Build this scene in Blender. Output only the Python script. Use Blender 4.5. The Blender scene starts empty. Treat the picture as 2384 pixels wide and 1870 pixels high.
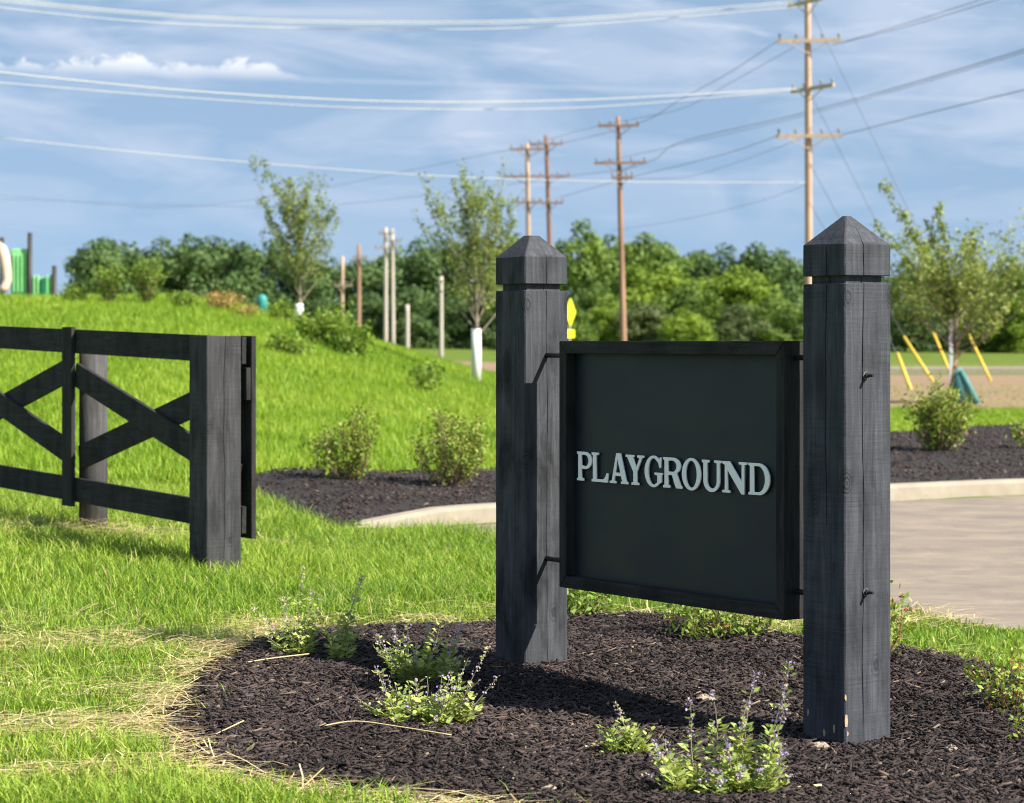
import bpy, math
import numpy as np
from mathutils import Vector, Matrix, Quaternion

# ------------------------------------------------------------------ camera, sky, sun, exposure
scene = bpy.context.scene
COL = scene.collection
F_PX, CAM_H = 5450.0, 1.26
cam_d = bpy.data.cameras.new('camera')
cam_d.sensor_width = 36.0
cam_d.lens = 36.0 * F_PX / 2384.0
cam_d.shift_y = -141.0 / 2384.0
cam_d.clip_start, cam_d.clip_end = 0.1, 20000.0
cam_d.dof.use_dof = True
cam_d.dof.focus_distance = 8.2
cam_d.dof.aperture_fstop = 5.6
cam = bpy.data.objects.new('camera', cam_d)
cam.location = (0, 0, CAM_H)
cam.rotation_euler = (math.radians(90), 0, 0)
COL.objects.link(cam)
scene.camera = cam

SUN_TO = Vector((1.027, -0.507, 1.03)).normalized()
SUN_EL = math.asin(SUN_TO.z)
SUN_ROT = math.atan2(SUN_TO.x, SUN_TO.y)
sun_d = bpy.data.lights.new('sun', 'SUN')
sun_d.energy = 5.0
sun_d.angle = math.radians(0.55)
sun_d.color = (1.0, 0.93, 0.82)
sun = bpy.data.objects.new('sun', sun_d)
sun.rotation_mode = 'QUATERNION'
sun.rotation_quaternion = (-SUN_TO).to_track_quat('-Z', 'Y')
sun.location = (20, -10, 30)
COL.objects.link(sun)

scene.view_settings.view_transform = 'Standard'
scene.view_settings.look = 'None'
scene.view_settings.gamma = 1.0
scene.view_settings.use_curve_mapping = False
scene.view_settings.exposure = 1.15
scene.render.engine = 'CYCLES'
scene.cycles.use_denoising = True
scene.cycles.filter_width = 1.1
scene.cycles.max_bounces = 6
scene.cycles.diffuse_bounces = 3
scene.cycles.transmission_bounces = 4
scene.cycles.transparent_max_bounces = 6


def N(nt, typ, **kw):
    n = nt.nodes.new(typ)
    for k, v in kw.items():
        if k.startswith('i_'):
            n.inputs[k[2:].replace('_', ' ')].default_value = v
        else:
            setattr(n, k, v)
    return n


def math_n(nt, op, a, b=None, clamp=False):
    n = nt.nodes.new('ShaderNodeMath')
    n.operation = op
    n.use_clamp = clamp
    for i, v in enumerate((a, b)):
        if v is None:
            continue
        if isinstance(v, (int, float)):
            n.inputs[i].default_value = v
        else:
            nt.links.new(v, n.inputs[i])
    return n.outputs[0]


def ramp_n(nt, fac, stops, interp='LINEAR'):
    n = nt.nodes.new('ShaderNodeValToRGB')
    n.color_ramp.interpolation = interp
    els = n.color_ramp.elements
    while len(els) < len(stops):
        els.new(0.5)
    for e, (p, c) in zip(els, stops):
        e.position = p
        if isinstance(c, (int, float)):
            c = (c, c, c)
        e.color = (*c, 1)
    nt.links.new(fac, n.inputs[0])
    return n.outputs[0]


def mix_n(nt, fac, a, b, blend='MIX'):
    n = nt.nodes.new('ShaderNodeMixRGB')
    n.blend_type = blend
    for i, v in ((0, fac), (1, a), (2, b)):
        if isinstance(v, (int, float)):
            n.inputs[i].default_value = v if i == 0 else (v, v, v, 1)
        elif isinstance(v, tuple):
            n.inputs[i].default_value = (*v, 1)
        else:
            nt.links.new(v, n.inputs[i])
    return n.outputs[0]


def noise_n(nt, vec, scale, detail=4, rough=0.55, dist=0.0):
    n = nt.nodes.new('ShaderNodeTexNoise')
    n.inputs['Scale'].default_value = scale
    n.inputs['Detail'].default_value = detail
    n.inputs['Roughness'].default_value = rough
    n.inputs['Distortion'].default_value = dist
    if vec is not None:
        nt.links.new(vec, n.inputs['Vector'])
    return n.outputs['Fac']


def mapping_n(nt, vec, scale=(1, 1, 1), loc=(0, 0, 0), rot=(0, 0, 0)):
    n = nt.nodes.new('ShaderNodeMapping')
    n.inputs['Scale'].default_value = scale
    n.inputs['Location'].default_value = loc
    n.inputs['Rotation'].default_value = rot
    nt.links.new(vec, n.inputs['Vector'])
    return n.outputs[0]


world = bpy.data.worlds.new('World')
scene.world = world
world.use_nodes = True
wn = world.node_tree
wn.nodes.clear()
w_out = wn.nodes.new('ShaderNodeOutputWorld')
w_bg = wn.nodes.new('ShaderNodeBackground')
w_bg.inputs['Strength'].default_value = 0.072
sky = wn.nodes.new('ShaderNodeTexSky')
sky.sky_type = 'NISHITA'
sky.sun_disc = False
sky.sun_elevation = SUN_EL
sky.sun_rotation = SUN_ROT
sky.altitude = 250
sky.air_density = 1.0
sky.dust_density = 0.6
sky.ozone_density = 2.2
tc = wn.nodes.new('ShaderNodeTexCoord')
gen = tc.outputs['Generated']
sep = wn.nodes.new('ShaderNodeSeparateXYZ')
wn.links.new(gen, sep.inputs[0])
# the clear sky keeps its blue down to the horizon: look it up a little higher
zz = math_n(wn, 'ADD', math_n(wn, 'MULTIPLY', math_n(wn, 'ABSOLUTE', sep.outputs[2]), 0.80), 0.20)
cmb = wn.nodes.new('ShaderNodeCombineXYZ')
wn.links.new(sep.outputs[0], cmb.inputs[0])
wn.links.new(sep.outputs[1], cmb.inputs[1])
wn.links.new(zz, cmb.inputs[2])
nrm = wn.nodes.new('ShaderNodeVectorMath')
nrm.operation = 'NORMALIZE'
wn.links.new(cmb.outputs[0], nrm.inputs[0])
wn.links.new(nrm.outputs[0], sky.inputs[0])
# layered streaks of thin cloud
st1 = noise_n(wn, mapping_n(wn, gen, (7.0, 7.0, 27.0), (0.31, 0.0, 0.2), (0.0, 0.02, 0.0)), 1.6, 5, 0.5, 0.9)
st2 = noise_n(wn, mapping_n(wn, gen, (12, 12, 95), (0.7, 0.2, 1.1), (0.0, -0.03, 0.0)), 1.5, 7, 0.6, 0.9)
gate = noise_n(wn, mapping_n(wn, gen, (4, 4, 16), (2.7, 1.2, 3.1)), 1.2, 3, 0.5)
band = ramp_n(wn, sep.outputs[2], [(0.0, 0.15), (0.045, 0.4), (0.085, 1.0), (0.2, 1.0), (0.6, 0.8)])
sheet = math_n(wn, 'MULTIPLY', ramp_n(wn, st1, [(0.41, 0.0), (0.66, 1.0)]), band)
wisp = math_n(wn, 'MULTIPLY', ramp_n(wn, st2, [(0.55, 0.0), (0.74, 0.8)]), ramp_n(wn, gate, [(0.42, 0.0), (0.6, 1.0)]))
wisp = math_n(wn, 'MULTIPLY', wisp, band)
# a low row of small cumulus: puffy tops over a flat base
yab = math_n(wn, 'MAXIMUM', math_n(wn, 'ABSOLUTE', sep.outputs[1]), 0.05)
az = math_n(wn, 'DIVIDE', sep.outputs[0], yab)
el = math_n(wn, 'DIVIDE', sep.outputs[2], yab)
cv = wn.nodes.new('ShaderNodeCombineXYZ')
wn.links.new(az, cv.inputs[0])
wn.links.new(el, cv.inputs[1])
wob = noise_n(wn, mapping_n(wn, cv.outputs[0], (95, 150, 1), (3.1, 0.4, 0)), 1.0, 6, 0.62, 0.3)
hump = noise_n(wn, mapping_n(wn, cv.outputs[0], (30, 4, 1), (8.35, 0, 0)), 1.0, 3, 0.5)
base_el = math_n(wn, 'ADD', math_n(wn, 'MULTIPLY', az, -0.030), 0.1105)
up = math_n(wn, 'SUBTRACT', el, base_el)
thick = math_n(wn, 'MULTIPLY', math_n(wn, 'SUBTRACT', hump, 0.36, True), 0.034)
thick = math_n(wn, 'ADD', thick, math_n(wn, 'MULTIPLY', math_n(wn, 'SUBTRACT', wob, 0.5), 0.017))
azg = ramp_n(wn, math_n(wn, 'ADD', az, 0.5), [(0.20, 0.0), (0.24, 1.0), (0.385, 1.0), (0.412, 0.0)])
thick = math_n(wn, 'MULTIPLY', thick, azg)
top_in = math_n(wn, 'MULTIPLY', math_n(wn, 'SUBTRACT', thick, up), 480.0, True)
bot_in = math_n(wn, 'MULTIPLY', math_n(wn, 'ADD', up, 0.003), 130.0, True)
cumu = math_n(wn, 'MULTIPLY', top_in, bot_in)
clear = mix_n(wn, 0.36, sky.outputs[0], (3.0, 4.0, 4.9))
c = mix_n(wn, math_n(wn, 'MULTIPLY', sheet, 0.72), clear, (4.0, 4.6, 5.7))
c = mix_n(wn, math_n(wn, 'MULTIPLY', wisp, 0.5), c, (5.6, 5.9, 6.6))
c = mix_n(wn, math_n(wn, 'MULTIPLY', cumu, 0.9), c, (6.6, 6.7, 6.9))
wn.links.new(c, w_bg.inputs['Color'])
wn.links.new(w_bg.outputs[0], w_out.inputs[0])

# ------------------------------------------------------------------ helpers
SCALE_D = 1.095          # the measurements below were taken on a picture 2177 px wide


def at(xd, yd, Y):
    """point seen at (xd, yd) standing Y metres away"""
    return Vector(((xd * SCALE_D - 1192) / F_PX * Y, Y, CAM_H - (yd * SCALE_D - 794) / F_PX * Y))


def tag(o, label=None, cat=None, group=None, kind=None):
    if label: o['label'] = label
    if cat: o['category'] = cat
    if group: o['group'] = group
    if kind: o['kind'] = kind
    return o


def empty(name, loc=(0, 0, 0), rz=0.0):
    o = bpy.data.objects.new(name, None)
    o.empty_display_size = 0.2
    o.location = loc
    o.rotation_euler = (0, 0, rz)
    COL.objects.link(o)
    return o


def obj_from(name, me, mat, parent=None, loc=None):
    o = bpy.data.objects.new(name, me)
    if mat is not None and not me.materials:
        me.materials.append(mat)
    COL.objects.link(o)
    if parent is not None:
        o.parent = parent
    if loc is not None:
        o.location = loc
    return o


def np_mesh(name, V, tris=None, quads=None, attrs=None, smooth=False):
    me = bpy.data.meshes.new(name)
    V = np.asarray(V, dtype=np.float32)
    me.vertices.add(len(V))
    me.vertices.foreach_set('co', V.ravel())
    parts, starts, off = [], [], 0
    if quads is not None and len(quads):
        q = np.asarray(quads, dtype=np.int32)
        parts.append(q.ravel()); starts.append(off + 4 * np.arange(len(q))); off += q.size
    if tris is not None and len(tris):
        t = np.asarray(tris, dtype=np.int32)
        parts.append(t.ravel()); starts.append(off + 3 * np.arange(len(t))); off += t.size
    loops = np.concatenate(parts); st = np.concatenate(starts).astype(np.int32)
    me.loops.add(len(loops))
    me.loops.foreach_set('vertex_index', loops)
    me.polygons.add(len(st))
    me.polygons.foreach_set('loop_start', st)
    if smooth:
        me.polygons.foreach_set('use_smooth', np.ones(len(st), dtype=bool))
    for k, a in (attrs or {}).items():
        at_ = me.attributes.new(k, 'FLOAT', 'POINT')
        at_.data.foreach_set('value', np.asarray(a, dtype=np.float32))
    me.update(calc_edges=True)
    return me


class MB:
    """collects boxes, tubes and prisms for one mesh"""
    def __init__(s):
        s.v, s.f = [], []

    def add(s, vs, fs):
        b = len(s.v)
        s.v += [tuple(p) for p in vs]
        s.f += [tuple(i + b for i in f) for f in fs]

    def box(s, lo, hi, M=None, ch=0.0):
        x0, y0, z0 = lo; x1, y1, z1 = hi
        if ch <= 0:
            vs = [Vector(p) for p in ((x0, y0, z0), (x1, y0, z0), (x1, y1, z0), (x0, y1, z0), (x0, y0, z1), (x1, y0, z1), (x1, y1, z1), (x0, y1, z1))]
            fs = [(0, 3, 2, 1), (4, 5, 6, 7), (0, 1, 5, 4), (1, 2, 6, 5), (2, 3, 7, 6), (3, 0, 4, 7)]
        else:
            def ring(a0, b0, a1, b1, z, c):
                return [Vector(p) for p in ((a0 + c, b0, z), (a1 - c, b0, z), (a1, b0 + c, z), (a1, b1 - c, z), (a1 - c, b1, z), (a0 + c, b1, z), (a0, b1 - c, z), (a0, b0 + c, z))]
            vs = ring(x0 + ch, y0 + ch, x1 - ch, y1 - ch, z0, ch * .5) + ring(x0, y0, x1, y1, z0 + ch, ch) + ring(x0, y0, x1, y1, z1 - ch, ch) + ring(x0 + ch, y0 + ch, x1 - ch, y1 - ch, z1, ch * .5)
            fs = [tuple(range(7, -1, -1)), tuple(range(24, 32))]
            for r in range(3):
                for i in range(8):
                    j = (i + 1) % 8
                    fs.append((r * 8 + i, r * 8 + j, r * 8 + 8 + j, r * 8 + 8 + i))
        if M is not None:
            vs = [M @ p for p in vs]
        s.add(vs, fs)

    def tube(s, pts, rad, n=8, cap=True):
        pts = [Vector(p) for p in pts]
        if not hasattr(rad, '__len__'):
            rad = [rad] * len(pts)
        vs, fs = [], []
        ref = None
        for i, p in enumerate(pts):
            d = (pts[min(i + 1, len(pts) - 1)] - pts[max(i - 1, 0)]).normalized()
            if ref is None:
                ref = d.orthogonal().normalized()
            a = (ref - d * ref.dot(d)).normalized()
            ref = a
            b = d.cross(a)
            for k in range(n):
                t = 2 * math.pi * k / n
                vs.append(p + (a * math.cos(t) + b * math.sin(t)) * rad[i])
        for i in range(len(pts) - 1):
            for k in range(n):
                j = (k + 1) % n
                fs.append((i * n + k, i * n + j, i * n + n + j, i * n + n + k))
        if cap:
            fs.append(tuple(range(n - 1, -1, -1)))
            fs.append(tuple(range((len(pts) - 1) * n, len(pts) * n)))
        s.add(vs, fs)

    def bar(s, p0, p1, w, h, up=(0, 0, 1)):
        """rectangular bar from p0 to p1, w across, h along up"""
        p0, p1, up = Vector(p0), Vector(p1), Vector(up)
        d = (p1 - p0).normalized()
        a = d.cross(up).normalized()
        u = a.cross(d).normalized()
        vs = []
        for p in (p0, p1):
            vs += [p - a * w / 2 - u * h / 2, p + a * w / 2 - u * h / 2, p + a * w / 2 + u * h / 2, p - a * w / 2 + u * h / 2]
        s.add(vs, [(0, 1, 2, 3), (7, 6, 5, 4), (0, 4, 5, 1), (1, 5, 6, 2), (2, 6, 7, 3), (3, 7, 4, 0)])

    def mesh(s, name, smooth=False):
        me = bpy.data.meshes.new(name)
        me.from_pydata(s.v, [], s.f)
        if smooth:
            me.polygons.foreach_set('use_smooth', [True] * len(me.polygons))
        me.update()
        return me

    def build(s, name, mat, parent=None, smooth=False):
        return obj_from(name, s.mesh(name, smooth), mat, parent)


def smooth01(t):
    t = np.clip(t, 0, 1)
    return t * t * (3 - 2 * t)


def in_poly(X, Y, poly):
    X = np.asarray(X); Y = np.asarray(Y)
    ins = np.zeros(X.shape, bool)
    n = len(poly)
    for i in range(n):
        x0, y0 = poly[i]; x1, y1 = poly[(i + 1) % n]
        if y0 == y1:
            continue
        c_ = ((y0 > Y) != (y1 > Y)) & (X < (x1 - x0) * (Y - y0) / (y1 - y0) + x0)
        ins ^= c_
    return ins


def poly_dist(X, Y, poly, closed=True):
    X = np.asarray(X, float); Y = np.asarray(Y, float)
    d = np.full(X.shape, 1e9)
    n = len(poly)
    for i in range(n if closed else n - 1):
        x0, y0 = poly[i]; x1, y1 = poly[(i + 1) % n]
        dx, dy = x1 - x0, y1 - y0
        L = dx * dx + dy * dy + 1e-12
        t = np.clip(((X - x0) * dx + (Y - y0) * dy) / L, 0, 1)
        d = np.minimum(d, np.hypot(X - x0 - t * dx, Y - y0 - t * dy))
    return d


def smooth_line(pts, n=6, closed=False):
    P = [np.array(p, float) for p in pts]
    out = []
    m = len(P)
    rng_ = range(m if closed else m - 1)
    for i in rng_:
        if closed:
            a, b, c_, d = P[i - 1], P[i], P[(i + 1) % m], P[(i + 2) % m]
        else:
            a, b, c_, d = P[max(i - 1, 0)], P[i], P[i + 1], P[min(i + 2, m - 1)]
        for k in range(n):
            t = k / n
            out.append(0.5 * ((2 * b) + (-a + c_) * t + (2 * a - 5 * b + 4 * c_ - d) * t * t + (-a + 3 * b - 3 * c_ + d) * t ** 3))
    if not closed:
        out.append(P[-1])
    return out


# value noise in numpy, for masks that must agree between meshes
_rng0 = np.random.default_rng(11)
_tab = _rng0.random((64, 64))


def vnoise(X, Y, s):
    x = np.asarray(X, float) * s + 100.0; y = np.asarray(Y, float) * s + 100.0
    i = np.floor(x).astype(int); j = np.floor(y).astype(int)
    fx = x - i; fy = y - j
    fx = fx * fx * (3 - 2 * fx); fy = fy * fy * (3 - 2 * fy)
    g_ = lambda a, b: _tab[a % 64, b % 64]
    return (g_(i, j) * (1 - fx) + g_(i + 1, j) * fx) * (1 - fy) + (g_(i, j + 1) * (1 - fx) + g_(i + 1, j + 1) * fx) * fy


def fbm(X, Y, s):
    return (vnoise(X, Y, s) + 0.5 * vnoise(X, Y, s * 2.1) + 0.25 * vnoise(X, Y, s * 4.3)) / 1.75


# ------------------------------------------------------------------ plan of the place
BED = [tuple(p) for p in smooth_line([(-1.059, 9.69), (-0.94, 10.0), (-0.79, 10.17), (-0.47, 10.28), (-0.08, 10.37), (0.27, 10.55), (0.52, 10.62), (0.76, 10.5), (1.04, 10.12),
       (1.21, 9.85), (1.53, 9.5), (1.75, 9.2), (1.95, 8.8), (2.3, 8.2), (2.6, 7.2), (2.5, 6.0), (1.6, 5.55), (0.6, 5.8), (0.014, 6.2), (-0.29, 6.37), (-0.51, 6.48), (-0.70, 6.62),
       (-0.90, 6.86), (-1.04, 7.25), (-1.14, 7.7), (-1.17, 8.42), (-1.15, 9.03)], 4, True)]
KERB = [tuple(p) for p in smooth_line([(-1.2, 15.5), (-0.65, 15.95), (-0.13, 16.37), (0.7, 17.0), (1.5, 17.6), (2.3, 18.15), (3.05, 18.62), (4.2, 19.3), (6, 20.0), (9, 20.9), (14, 22.0)], 5)]
BED_BACK = [tuple(p) for p in smooth_line([(14, 31.5), (9.5, 31), (6.5, 30), (4.6, 28.2), (3.4, 26.5), (1.8, 23.0), (0.6, 21.2), (-0.5, 20.6), (-1.2, 20.1), (-1.9, 19.5), (-2.3, 18.75), (-2.0, 17.8), (-1.65, 16.8), (-1.4, 16.0)], 4)]
FAR_BED = KERB + BED_BACK
ROAD_NEAR = [tuple(p) for p in smooth_line([(-1.15, 15.42), (-0.75, 15.62), (-0.4, 15.6), (-0.12, 15.2), (0.85, 13.1), (1.81, 11.05), (2.25, 10.1), (3.2, 8.2), (4.8, 5.5), (7, 2)], 4)]
ROAD = ROAD_NEAR + [(40, 2), (40, 22), (14, 22.0)] + KERB[::-1]


def gz(X, Y):
    X = np.asarray(X, float); Y = np.asarray(Y, float)
    z = 0.16 * smooth01((-X - 0.5) / 2.5) * smooth01((Y - 9) / 4)
    t = np.clip((Y - 18.5) / 32.0, 0, 1)
    ramp = 0.7 * t + 0.3 * smooth01(t)
    prof = 2.17 * smooth01((2.0 - X) / 9.8)
    fall = 1 - 0.92 * smooth01((Y - 53) / 45)
    side = smooth01((X + 90) / 60)
    hz = prof * ramp * fall * side
    z = np.maximum(z * (1 - t), 0) + hz
    z = z + 0.09 * smooth01((Y - 19.5) / 4) * smooth01((X - 1) / 3) * (1 - smooth01((Y - 60) / 30))
    z = z + 0.7 * smooth01((Y - 110) / 100)
    z = z - 0.045 * np.exp(-((X - 1.0) ** 2 + (Y - 7.2) ** 2) / 1.7)
    off = (1 - smooth01((Y - 60) / 40))
    inr = smooth01((poly_dist(X, Y, ROAD) - 0.0) / 0.4) * ~in_poly(X, Y, ROAD) if X.size < 400000 else 1.0
    z = z + off * inr * (0.03 * (fbm(X, Y, 0.6) - 0.5) + 0.10 * (fbm(X, Y, 0.12) - 0.5) * smooth01((Y - 20) / 8))
    return z


def mz(X, Y):
    """top of the near mulch bed"""
    d = poly_dist(X, Y, BED)
    ins = in_poly(X, Y, BED)
    return gz(X, Y) + np.where(ins, 0.006 + 0.02 * smooth01(d / 0.2) + 0.03 * (fbm(X, Y, 3.0) - 0.5), 0.0)


# ------------------------------------------------------------------ materials
def new_mat(name):
    m = bpy.data.materials.new(name)
    m.use_nodes = True
    nt = m.node_tree
    bs = nt.nodes['Principled BSDF']
    return m, nt, bs


def obj_coord(nt):
    return nt.nodes.new('ShaderNodeTexCoord').outputs['Object']


def bump_n(nt, h, strength=0.3, dist=0.01):
    b = nt.nodes.new('ShaderNodeBump')
    b.inputs['Strength'].default_value = strength
    b.inputs['Distance'].default_value = dist
    nt.links.new(h, b.inputs['Height'])
    return b.outputs[0]


def mat_plain(name, c1, c2=None, scale=8.0, rough=0.8, bump=0.0, spec=0.3, stretch=(1, 1, 1)):
    m, nt, bs = new_mat(name)
    co = mapping_n(nt, obj_coord(nt), stretch)
    n = noise_n(nt, co, scale, 5)
    nt.links.new(ramp_n(nt, n, [(0.3, c1), (0.7, c2 or tuple(x * 0.75 for x in c1))]), bs.inputs['Base Color'])
    bs.inputs['Roughness'].default_value = rough
    bs.inputs['Specular IOR Level'].default_value = spec
    if bump:
        nt.links.new(bump_n(nt, n, bump, 0.02), bs.inputs['Normal'])
    return m


def mat_leaf(name, stops, rough=0.55, trans=0.3, attr='rnd'):
    """leaves and blades: diffuse and translucent, colour picked per leaf"""
    m, nt, bs = new_mat(name)
    a = nt.nodes.new('ShaderNodeAttribute')
    a.attribute_name = attr
    col = ramp_n(nt, a.outputs['Fac'], stops)
    nt.links.new(col, bs.inputs['Base Color'])
    bs.inputs['Roughness'].default_value = rough
    bs.inputs['Specular IOR Level'].default_value = 0.25
    tr = nt.nodes.new('ShaderNodeBsdfTranslucent')
    nt.links.new(mix_n(nt, 1.0, col, (1.0, 1.0, 0.55), 'MULTIPLY'), tr.inputs['Color'])
    mx = nt.nodes.new('ShaderNodeMixShader')
    mx.inputs[0].default_value = trans
    nt.links.new(bs.outputs[0], mx.inputs[1])
    nt.links.new(tr.outputs[0], mx.inputs[2])
    nt.links.new(mx.outputs[0], nt.nodes['Material Output'].inputs[0])
    return m


def mat_black_wood(name, base=0.045, saw=True, grain_axis=2, tint=(1.0, 0.98, 1.03), wear=0.6, blotch=0.5):
    """rough sawn timber under black stain"""
    m, nt, bs = new_mat(name)
    co = obj_coord(nt)
    st = [26.0, 26.0, 26.0]; st[grain_axis] = 1.6
    grain = noise_n(nt, mapping_n(nt, co, tuple(st)), 2.2, 8, 0.62, 0.6)
    sw = [3.0, 3.0, 3.0]; sw[grain_axis] = 90.0
    saws = noise_n(nt, mapping_n(nt, co, tuple(sw)), 2.0, 4, 0.6, 0.3)
    fleck = noise_n(nt, mapping_n(nt, co, (1, 1, 0.6)), 130.0, 3, 0.7)
    blot = noise_n(nt, mapping_n(nt, co, (1, 1, 0.45)), 7.5, 5, 0.6, 0.4)
    b = base
    col = ramp_n(nt, grain, [(0.30, tuple(b * 0.62 * t for t in tint)), (0.52, tuple(b * t for t in tint)), (0.72, tuple(b * 1.45 * t for t in tint))])
    patch = noise_n(nt, mapping_n(nt, co, (1, 1, 0.7), (4, 2, 1)), 5.0, 3, 0.5)
    col = mix_n(nt, ramp_n(nt, patch, [(0.42, 0.0), (0.66, 0.55 if saw else 0.2)]), col, ramp_n(nt, saws, [(0.34, 0.5), (0.6, 1.3)]), 'MULTIPLY')
    col = mix_n(nt, blotch, col, ramp_n(nt, blot, [(0.36, 0.35), (0.50, 1.0), (0.7, 1.25)]), 'MULTIPLY')
    col = mix_n(nt, ramp_n(nt, fleck, [(0.62, 0.0), (0.74, wear)]), col, tuple(b * 0.35 * t for t in tint))
    # knots: rings where the boards were cut through a branch
    vo = nt.nodes.new('ShaderNodeTexVoronoi')
    vo.inputs['Scale'].default_value = 5.2
    ks = [1.0, 1.0, 1.0]; ks[grain_axis] = 0.62
    nt.links.new(mapping_n(nt, co, tuple(ks), (0.31, 0.17, 0.2)), vo.inputs['Vector'])
    rings = math_n(nt, 'SINE', math_n(nt, 'MULTIPLY', math_n(nt, 'ADD', vo.outputs['Distance'], math_n(nt, 'MULTIPLY', grain, 0.06)), 150.0))
    near = ramp_n(nt, vo.outputs['Distance'], [(0.09, 1.0), (0.17, 0.0)])
    kn = math_n(nt, 'MULTIPLY', math_n(nt, 'ADD', math_n(nt, 'MULTIPLY', rings, 0.35), 0.4), near)
    col = mix_n(nt, math_n(nt, 'MULTIPLY', kn, 0.9, True), col, tuple(b * 0.3 * t for t in tint))
    nt.links.new(col, bs.inputs['Base Color'])
    h = math_n(nt, 'ADD', math_n(nt, 'MULTIPLY', grain, 0.7), math_n(nt, 'MULTIPLY', saws, 0.5 if saw else 0.1))
    h = math_n(nt, 'ADD', h, math_n(nt, 'MULTIPLY', fleck, 0.6))
    h = math_n(nt, 'SUBTRACT', h, math_n(nt, 'MULTIPLY', kn, 0.8))
    nt.links.new(bump_n(nt, h, 0.55, 0.004), bs.inputs['Normal'])
    nt.links.new(ramp_n(nt, blot, [(0.35, 0.82), (0.7, 0.66)]), bs.inputs['Roughness'])
    bs.inputs['Specular IOR Level'].default_value = 0.14
    return m


M = {}
M['post'] = mat_black_wood('stained_post_timber', 0.058, True, 2, (0.90, 0.97, 1.14))
M['post_far'] = mat_black_wood('stained_weathered_post', 0.054, False, 2, (0.92, 0.98, 1.11), 0.9, 0.85)
M['board_v'] = mat_black_wood('stained_board_upright', 0.030, False, 2, (1.0, 0.98, 0.98), 0.5, 0.4)
M['board_h'] = mat_black_wood('stained_board_level', 0.030, False, 1, (1.0, 0.98, 0.98), 0.5, 0.45)
M['fence_post'] = mat_black_wood('stained_fence_post', 0.050, True, 2, (0.96, 0.97, 1.05))
M['fence_round'] = mat_black_wood('stained_round_post', 0.066, False, 2, (1.03, 1.0, 1.0), 0.4, 0.5)


def mat_panel():
    m, nt, bs = new_mat('painted_sign_panel')
    co = obj_coord(nt)
    n = noise_n(nt, mapping_n(nt, co, (1, 1.2, 3.2)), 2.4, 5, 0.55, 0.3)
    nt.links.new(ramp_n(nt, n, [(0.3, (0.009, 0.0135, 0.021)), (0.56, (0.013, 0.018, 0.027)), (0.75, (0.021, 0.022, 0.028))]), bs.inputs['Base Color'])
    sp = noise_n(nt, co, 900.0, 2)
    nt.links.new(bump_n(nt, sp, 0.12, 0.001), bs.inputs['Normal'])
    nt.links.new(ramp_n(nt, n, [(0.3, 0.36), (0.7, 0.58)]), bs.inputs['Roughness'])
    bs.inputs['Specular IOR Level'].default_value = 0.35
    return m


M['panel'] = mat_panel()
M['letter'] = mat_plain('white_letter_paint', (0.98, 0.97, 0.94), (0.96, 0.95, 0.92), 30, 0.45)
M['steel_black'] = mat_plain('black_steel', (0.02, 0.022, 0.024), (0.03, 0.03, 0.03), 40, 0.45, 0.1)
M['steel_worn'] = mat_plain('worn_steel', (0.16, 0.16, 0.16), (0.06, 0.06, 0.06), 60, 0.45, 0.1)
M['bare_wood'] = mat_plain('bare_wood_chip', (0.42, 0.33, 0.20), (0.30, 0.22, 0.13), 60, 0.8)


def mat_ground():
    m, nt, bs = new_mat('lawn_soil')
    co = obj_coord(nt)
    a = nt.nodes.new('ShaderNodeAttribute'); a.attribute_name = 'dirt'
    n1 = noise_n(nt, co, 0.5, 6, 0.6)
    n2 = noise_n(nt, co, 6.0, 6, 0.65)
    n3 = noise_n(nt, co, 70.0, 4, 0.7)
    green = ramp_n(nt, n1, [(0.3, (0.075, 0.13, 0.016)), (0.7, (0.14, 0.20, 0.026))])
    green = mix_n(nt, ramp_n(nt, n2, [(0.5, 0.0), (0.75, 0.6)]), green, (0.20, 0.16, 0.07))
    green = mix_n(nt, 0.6, green, ramp_n(nt, n3, [(0.3, 0.45), (0.7, 1.3)]), 'MULTIPLY')
    dirt = ramp_n(nt, n2, [(0.3, (0.20, 0.135, 0.088)), (0.7, (0.31, 0.225, 0.148))])
    f = ramp_n(nt, math_n(nt, 'ADD', a.outputs['Fac'], math_n(nt, 'MULTIPLY', math_n(nt, 'SUBTRACT', n2, 0.5), 0.6)), [(0.4, 0.0), (0.6, 1.0)])
    nt.links.new(mix_n(nt, f, green, dirt), bs.inputs['Base Color'])
    bs.inputs['Roughness'].default_value = 0.95
    bs.inputs['Specular IOR Level'].default_value = 0.1
    nt.links.new(bump_n(nt, n3, 0.6, 0.02), bs.inputs['Normal'])
    return m


M['ground'] = mat_ground()


def mat_mulch_floor():
    m, nt, bs = new_mat('mulch_floor')
    co = obj_coord(nt)
    n = noise_n(nt, mapping_n(nt, co, (1, 1.6, 1)), 55, 6, 0.7, 0.6)
    nt.links.new(ramp_n(nt, n, [(0.3, (0.008, 0.006, 0.006)), (0.7, (0.040, 0.031, 0.030))]), bs.inputs['Base Color'])
    bs.inputs['Roughness'].default_value = 0.9
    nt.links.new(bump_n(nt, n, 1.0, 0.02), bs.inputs['Normal'])
    return m


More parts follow.
